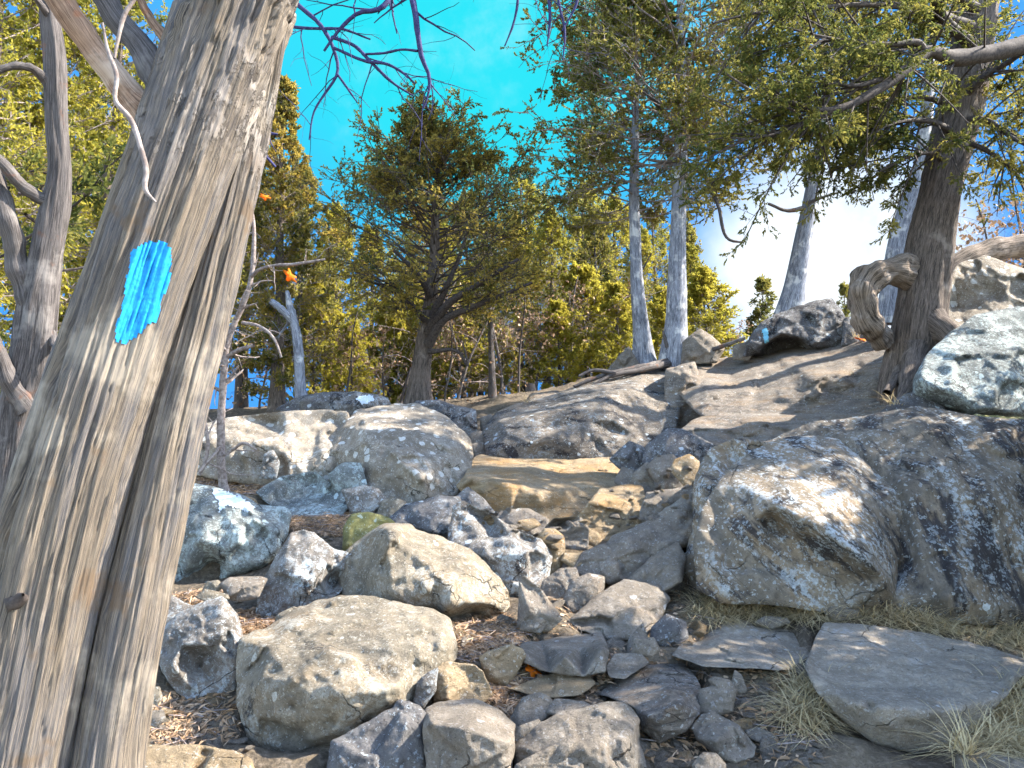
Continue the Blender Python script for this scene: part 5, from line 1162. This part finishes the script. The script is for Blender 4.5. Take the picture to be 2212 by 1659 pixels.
# paint stripe on the ridge boulder
pv, pf = paint(blazeW, blazeT, [(1646, 712), (1656, 709), (1661, 737), (1650, 741)], .012, 1.2)
put('paint_blaze', mesh('paint_blaze', pv - np.array(blazed.location), pf, M['paintpale']), parent=blazed)
for o_, w_, t_, poly in ((striped, stW, stT, [(460, 1058), (490, 1064), (515, 1072), (552, 1096), (535, 1106), (510, 1096), (490, 1092), (472, 1112), (474, 1086), (462, 1070)]), (crest, crW, crT, [(768, 862), (782, 854), (806, 856), (808, 866), (784, 873)])):
    pv, pf = paint(w_, t_, poly, .006, 2)
    if len(pf): put('lichen_patch', mesh('lichen_patch', pv - np.array(o_.location), pf, M['lichen']), parent=o_)

# ---------------------------------------------------------------- sight lines on to the ground and the rocks
Vall, Fall, nb = [GV], [np.concatenate([gF[:, :3], gF[:, [0, 2, 3]]])], len(GV)
ng = len(Fall[0])
for o_, v_, f_ in ROCKS: Vall.append(v_); Fall.append(f_ + nb); nb += len(v_)
BV = BVHTree.FromPolygons(np.concatenate(Vall).tolist(), np.concatenate(Fall).tolist())
def see(u, v):
    """(point, normal, on soil?) where the sight line through (u, v) ends"""
    d = Vector(P(u, v, 1.0)) - Vector((0, 0, EYE)); h = BV.ray_cast(Vector((0, 0, EYE)), d.normalized())
    if h[0] is None: return None
    n = h[1]
    if n.dot(d) > 0: n = -n
    return np.array(h[0]), np.array(n), h[2] < ng
def down(x, y, z0=6.0):
    h = BV.ray_cast(Vector((x, y, z0)), Vector((0, 0, -1)))
    return None if h[0] is None else (np.array(h[0]), np.array(h[1]) if h[1].z > 0 else -np.array(h[1]), h[2] < ng)

# ---- loose stones
def pebble(seed):
    r = np.random.default_rng(seed)
    import bmesh
    bm = bmesh.new(); bmesh.ops.create_icosphere(bm, subdivisions=4, radius=1.0)
    V = np.array([v.co[:] for v in bm.verts]); F = np.array([[v.index for v in f.verts] for f in bm.faces]); bm.free()
    for k in range(11):                      # split faces
        n = nrm(r.normal(size=3)); h = r.uniform(.34, .72); ex = V @ n - h; V = V - np.maximum(ex, 0)[:, None] * n * .93
    V = V * (1 + .035 * fbm(V * 2.5 + seed, 3, seed))[:, None] * np.array([1, r.uniform(.6, .95), r.uniform(.35, .65)])
    return V, F
PB = []
for k in range(7):
    V, F = pebble(300 + k); PB.append([mesh('loose_stone', V, F, M[m]) for m in ('grey', 'brown', 'ochre')])
rs = np.random.default_rng(88)
def stones(n, poly, lo, hi, label, group, mats=(0, 0, 1, 1, 2), soil=True):
    poly = np.array(poly, float); a, b = poly.min(0), poly.max(0); k = 0; tries = 0
    while k < n and tries < 12 * n:
        tries += 1; q = a + (b - a) * rs.random(2)
        if not _inside(poly, q[None])[0]: continue
        h = see(q[0], q[1])
        if h is None or (soil and not h[2]): continue
        s = lo * (hi / lo) ** (rs.random() ** 1.7)
        o = bpy.data.objects.new('loose_stone', PB[int(rs.integers(7))][int(rs.choice(mats))]); C.objects.link(o)
        o.location = h[0] - np.array([0, 0, s * .06]); o.scale = (s, s, s); o.rotation_euler = (rs.normal(0, .3), rs.normal(0, .3), rs.uniform(0, 6.3))
        tag(o, label, 'stone', group); k += 1
TR = [(1040, 1660), (1000, 1500), (960, 1360), (1110, 1320), (1190, 1180), (1290, 1150), (1330, 1240), (1480, 1290), (1520, 1390), (1760, 1440), (1780, 1660)]
stones(210, TR, .018, .10, 'loose stone lying in the dirt of the trail between the bigger rocks', 'loose stones in the trail')
stones(60, [(340, 1620), (340, 1500), (480, 1260), (560, 1340), (520, 1500), (700, 1620)], .02, .07, 'loose stone in the shaded soil around the dark speckled boulder', 'loose stones beside the leaning trunk')
stones(55, [(1010, 1140), (1050, 1090), (1240, 1120), (1330, 960), (1510, 980), (1500, 1080), (1300, 1180), (1180, 1180)], .03, .10, 'loose stone in the rubble around the worn ochre step', 'rubble around the ochre step', (0, 1, 1, 2), False)
stones(25, [(560, 1140), (640, 1100), (860, 1090), (840, 1150), (740, 1180)], .02, .06, 'loose stone in the litter between the lichen boulders at left', 'loose stones among the lichen boulders', (0, 1, 2))

# ---- litter and dry grass
def scatter(n, polys, fn, rng, soil=None):
    out = []
    for poly, w in polys:
        poly = np.array(poly, float); a, b = poly.min(0), poly.max(0); k = 0; tries = 0
        while k < n * w and tries < n * w * 6:
            tries += 1; q = a + (b - a) * rng.random(2)
            if not _inside(poly, q[None])[0]: continue
            h = see(q[0], q[1])
            if h is None or (soil and not h[2]) or h[1][2] < .35: continue
            out.append(h); k += 1
    return out
rl = np.random.default_rng(99)
LP = [([(985, 1440), (985, 1345), (1080, 1320), (1130, 1350), (1130, 1400), (1060, 1420)], 1.2), ([(560, 1060), (430, 1010), (560, 1010), (610, 1060)], .7), ([(420, 1060), (420, 1005), (560, 1000), (560, 1070)], .7),
      ([(610, 1150), (620, 1105), (760, 1090), (830, 1100), (740, 1160)], 1.0), ([(520, 1370), (510, 1320), (600, 1320), (620, 1350)], .8), ([(330, 1330), (360, 1290), (500, 1260), (500, 1300)], .5), ([(960, 1530), (1060, 1440), (1120, 1450), (1150, 1500), (1090, 1560)], .5),
      ([(325, 1560), (330, 1500), (420, 1490), (520, 1500), (520, 1600), (330, 1620)], .5), ([(1090, 1640), (1000, 1520), (1160, 1320), (1290, 1160), (1330, 1200), (1500, 1300), (1750, 1450), (1760, 1650)], .7), ([(1000, 1040), (990, 1000), (1050, 960), (1060, 1000)], .2),
      ([(1700, 745), (1780, 725), (1940, 725), (1930, 760), (1780, 760)], .25), ([(1880, 890), (1900, 850), (1975, 850), (1960, 890)], .2)]
pts = scatter(800, LP, None, rl, True)
A = np.array([h[0] for h in pts]); Nn = np.array([h[1] for h in pts]); n = len(A)
def flat_bits(A, Nn, l, wd, rng, lift=.004, tilt=.25):
    n = len(A); nn = nrm(Nn + rng.normal(0, tilt, (n, 3))); d = nrm(np.cross(nn, rng.normal(size=(n, 3)))); w = np.cross(nn, d)
    l = l[:, None]; b = A + nn * lift
    cu = rng.uniform(-.1, .25, (n, 1)) * l
    V = np.stack([b - d * l * .5, b + w * l * wd - d * l * .1 + nn * cu, b + d * l * .5 + nn * cu * .3, b - w * l * wd + d * l * .05 + nn * cu * .5], 1).reshape(-1, 3)
    return V, np.arange(n * 4).reshape(-1, 4)
g = Geo()
V, F = flat_bits(A, Nn, rl.uniform(.015, .05, n), .28, rl); g.add(V, F, None, np.repeat(np.clip(rl.normal(.45, .25, n), 0, 1), 4))
k = rl.integers(0, n, 5200); A2 = A[k] + rl.normal(0, .035, (5200, 3)) * np.array([1, 1, .15]); V, F = flat_bits(A2, Nn[k], rl.uniform(.03, .09, 5200), .03, rl, .008, .2); g.add(V, F, None, np.repeat(np.clip(rl.normal(.55, .25, 5200), 0, 1), 4))
tag(put('leaf_litter', g.mesh('leaf_litter', [M['litter']], smooth=False)), 'tan dead leaves and cedar needles caught between the rocks', 'leaf litter', kind='stuff')
# fallen sticks
g = Geo(); m = 420; k = rl.integers(0, n, m); d = rdir(m, rl) * np.array([1, 1, .12]); L = rl.uniform(.06, .3, (m, 1)); a = A[k] + np.array([0, 0, .012]); V, F = rods(a - d * L / 2, a + d * L / 2, rl.uniform(.0015, .005, m), rl.uniform(.001, .003, m)); g.add(V, F)
tag(put('twig_litter', g.mesh('twig_litter', [M['twig']], smooth=False)), 'thin fallen twigs strewn over the litter and dirt', 'twigs', kind='stuff')

def blades(bases, lens, rng, lean=.9, width=.0035, seg=5, dirs=None):
    n = len(bases); az = rng.uniform(0, 6.28, n)
    h = np.stack([np.cos(az), np.sin(az), 0 * az], -1) if dirs is None else nrm(dirs + .5 * rng.normal(size=(n, 3)) * np.array([1, 1, 0]))
    t = np.linspace(0, 1, seg + 1); k = rng.uniform(.5, 1.35, n) * lean
    ang = np.minimum(k[:, None] * (.9 + 1.3 * t[None]), 1.75)                       # bends over along its length
    dx = np.cumsum(np.sin(ang), 1) / (seg + 1) * lens[:, None]; dz = np.cumsum(np.cos(ang), 1) / (seg + 1) * lens[:, None]
    p = bases[:, None] + h[:, None] * dx[..., None] + np.array([0, 0, 1]) * dz[..., None]
    w = np.stack([-h[:, 1], h[:, 0], 0 * az], -1)[:, None] * (width * (1 - t * .85))[None, :, None]
    V = np.stack([p - w, p + w], 2).reshape(-1, 3); b = (np.arange(n) * (seg + 1) * 2)[:, None, None] + (np.arange(seg) * 2)[None, :, None]
    F = (b + np.array([0, 1, 3, 2])[None, None]).reshape(-1, 4)
    return V, F, np.repeat(np.clip(rng.normal(.5, .22, n), 0, 1), (seg + 1) * 2)
rgx = np.random.default_rng(123)
GPz = [([(1505, 1350), (1510, 1280), (1700, 1295), (1960, 1315), (2230, 1340), (2230, 1410), (2000, 1370), (1780, 1345), (1640, 1340)], 1.0), ([(2110, 1640), (2120, 1540), (2215, 1460), (2230, 1660)], .5), ([(1690, 1560), (1730, 1440), (1790, 1500), (1760, 1600)], .25)]
pts = scatter(900, GPz, None, rgx, True)
Bs = np.array([h[0] for h in pts]); nb_ = len(Bs)
idx = np.repeat(np.arange(nb_), 5); b_ = Bs[idx] + rgx.normal(0, .025, (len(idx), 3)) * np.array([1, 1, 0.1])
V, F, tn_ = blades(b_, rgx.uniform(.10, .36, len(idx)), rgx, 1.3, .0026)
g = Geo(); g.add(V, F, None, tn_)
tag(put('dry_grass', g.mesh('dry_grass', [M['grass']])), 'straw coloured dead grass matted along the foot of the lichen boulders', 'grass', kind='stuff')
def tuft(label, u, v, n, L, seed):
    h = see(u, v)
    if h is None: return
    r = np.random.default_rng(seed); b = h[0] + r.normal(0, .03, (n, 3)) * np.array([1, 1, 0])
    V, F, t = blades(b, r.uniform(.5, 1, n) * L, r, .95, .0032); g = Geo(); g.add(V, F, None, t)
    tag(put('grass_tuft', g.mesh('grass_tuft', [M['grass']], off=h[0]), h[0]), label, 'grass tuft', 'tufts of dry grass')
tuft('arching pale grass tuft at the foot of the white lichen boulder', 1553, 1330, 110, .30, 1)
tuft('long pale grass tuft at the lower right corner in front of the scratched slab', 2085, 1640, 120, .34, 2)
tuft('drooping grass tuft between the flat trail slab and the scratched slab', 1735, 1500, 70, .26, 3)
tuft('grass tuft right beside the scratched slab at the right edge', 2190, 1560, 90, .25, 4)
tuft('small dry grass tuft among roots above the layered ledge', 1935, 880, 40, .28, 5)
tuft('small grass tuft by the dark rock right of the blazed boulder', 1850, 735, 40, .30, 6)
tuft('small yellow grass tuft on the crest left of the sloping wall', 1140, 872, 40, .30, 7)

# a few bright oak leaves
def leaf(label, p, s, rot, seed):
    r = np.random.default_rng(seed); a = np.linspace(0, 2 * math.pi, 26, endpoint=False)
    rr = (1 + .32 * np.cos(5 * a + .4)) * (1 + .1 * r.normal(size=26)); V = np.stack([np.cos(a) * rr * .5, np.sin(a) * rr * .32, .10 * np.cos(a * 2) * rr], -1)
    V = np.concatenate([[[0, 0, .06]], V]) * s; F = np.array([[0, 1 + k, 1 + (k + 1) % 26] for k in range(26)])
    o = put('oak_leaf', mesh('oak_leaf', V, F, M['orange'], None, np.full(len(V), .5)), p); o.rotation_euler = rot
    so_ = o.modifiers.new('thickness', 'SOLIDIFY'); so_.thickness = .0008
    tag(o, label, 'leaf')
leaf('bright orange oak leaf hanging on the upper twig of the dead sapling', P(627, 596, 6.65), .12, (1.3, .9, .4), 1)
leaf('rust orange leaf caught beside the right edge of the big trunk, upper one', P(572, 425, 6.0), .07, (1.2, .2, .3), 2)
leaf('rust orange leaf on the dead sapling tip near the big trunk', P(531, 478, 6.7), .10, (1.4, 1.0, .2), 3)
h = see(1862, 738)
if h: leaf('yellow orange leaf lying on the ledge left of the twisted cedar', h[0] + np.array([0, 0, .03]), .17, (.3, .1, .3), 4)
h = see(1150, 1460)
if h: leaf('curled brown oak leaf beside the triangular tan block', h[0] + np.array([0, 0, .03]), .09, (.9, .5, .3), 5)

# ---------------------------------------------------------------- cedars on the sunny side of the trail, outside the picture, whose shade falls on it
SH = 'cedar standing on the slope to the right of the trail'
for x, y, k, s in [(5.7, 4.9, 2, .8), (6.6, 4.1, 1, .66), (4.6, 3.0, 2, .72), (4.7, 3.9, 3, 1.05), (5.9, 6.4, 0, .62), (5.2, 5.6, 3, .95)]:
    t = thing('cedar_tree', SH, 'tree', (x, y, float(zt(x, y))), 'cedars right of the trail'); t.scale = (s, s, s); t.rotation_euler = (0, 0, x * 3)
    put('trunk', PR[k][0], parent=t); put('crown', PR[k][1], parent=t)
# ---------------------------------------------------------------- camera, sky, sun
cam = bpy.data.cameras.new('camera'); co_ = bpy.data.objects.new('camera', cam); C.objects.link(co_)
cam.sensor_width = 36; cam.lens = FR / (2 * CX) * 36; cam.clip_end = 1000; cam.clip_start = .05
co_.location = (0, 0, EYE); co_.rotation_euler = (math.radians(90) + TH, 0, 0)
S.camera = co_

SUN_AZ, SUN_EL = math.radians(85), math.radians(41)       # to the right of the view, winter noon height
sd = Vector((math.sin(SUN_AZ) * math.cos(SUN_EL), math.cos(SUN_AZ) * math.cos(SUN_EL), math.sin(SUN_EL)))
sl = bpy.data.lights.new('sun', 'SUN'); sl.energy = 3.5; sl.angle = math.radians(.5); sl.color = (1, .93, .82)
so = bpy.data.objects.new('sun', sl); C.objects.link(so); so.rotation_euler = sd.to_track_quat('Z', 'Y').to_euler()
so.location = (30, 6, 30)

w = bpy.data.worlds.new('World'); S.world = w; w.use_nodes = True
t = w.node_tree; t.nodes.clear()
def wn(typ, **kw):
    nd = t.nodes.new(typ)
    for k, v in kw.items():
        if k[0] == 'p' and k[1:].isdigit():
            if isinstance(v, bpy.types.NodeSocket): t.links.new(v, nd.inputs[int(k[1:])])
            else: nd.inputs[int(k[1:])].default_value = v
        else: setattr(nd, k, v)
    return nd
sky = wn('ShaderNodeTexSky', sky_type='NISHITA', sun_disc=False, sun_elevation=SUN_EL, sun_rotation=SUN_AZ, altitude=100, air_density=1.0, dust_density=.6, ozone_density=1.5)
dirn = wn('ShaderNodeVectorMath', operation='NORMALIZE', p0=wn('ShaderNodeTexCoord').outputs['Generated']).outputs[0]
def lobe(u, v, inner, outer):
    """smooth patch of sky round one bearing, in degrees"""
    q = nrm(P(u, v, 1.0) - np.array([0, 0, EYE]))
    dt = wn('ShaderNodeVectorMath', operation='DOT_PRODUCT', p0=dirn, p1=tuple(q)).outputs['Value']
    mr = wn('ShaderNodeMapRange', interpolation_type='SMOOTHSTEP')
    t.links.new(dt, mr.inputs[0]); mr.inputs[1].default_value = math.cos(math.radians(outer)); mr.inputs[2].default_value = math.cos(math.radians(inner))
    return mr.outputs[0]
def wmix(f, a, b):
    nd = t.nodes.new('ShaderNodeMix'); nd.data_type = 'RGBA'
    for i, v in ((0, f), (6, a), (7, b)):
        if isinstance(v, bpy.types.NodeSocket): t.links.new(v, nd.inputs[i])
        elif i == 0: nd.inputs[i].default_value = v
        else: nd.inputs[i].default_value = (v[0], v[1], v[2], 1)
    return nd.outputs[2]
K = 1 / .15
col = sky.outputs[0]
blue = tuple(c * K for c in (.014, .072, .19)); cyan = tuple(c * K for c in (.005, .135, .160)); white = tuple(c * K for c in (.19, .205, .215))
col = wmix(lobe(1050, 350, 42, 60), col, blue)
col = wmix(lobe(1000, 20, 5, 21), col, cyan)
cl = wn('ShaderNodeTexNoise', p0=dirn); cl.inputs['Scale'].default_value = 9; cl.inputs['Detail'].default_value = 7; cl.inputs['Roughness'].default_value = .6
cm_ = wn('ShaderNodeMath', operation='MULTIPLY_ADD', p0=cl.outputs['Fac'], p1=1.6, p2=.25)
wl = wn('ShaderNodeMath', operation='MULTIPLY', p0=lobe(1800, 590, 1.0, 11), p1=cm_.outputs[0]); wl.use_clamp = True
wisp = wn('ShaderNodeMapRange', interpolation_type='SMOOTHSTEP', p0=cl.outputs['Fac']); wisp.inputs[1].default_value = .5; wisp.inputs[2].default_value = .8; wisp.inputs[4].default_value = .22
col = wmix(wisp.outputs[0], col, white)
col = wmix(wl.outputs[0], col, white)
bg = wn('ShaderNodeBackground', p0=col); bg.inputs[1].default_value = .15
t.links.new(bg.outputs[0], wn('ShaderNodeOutputWorld').inputs[0])

S.view_settings.view_transform = 'Standard'; S.view_settings.look = 'None'
S.view_settings.exposure = 2.6; S.view_settings.gamma = 1; S.view_settings.use_curve_mapping = False
S.render.engine = 'CYCLES'
S.cycles.max_bounces = 6; S.cycles.diffuse_bounces = 3; S.cycles.transmission_bounces = 4; S.cycles.transparent_max_bounces = 6
S.cycles.use_denoising = True; S.cycles.use_adaptive_sampling = True; S.cycles.adaptive_threshold = .025
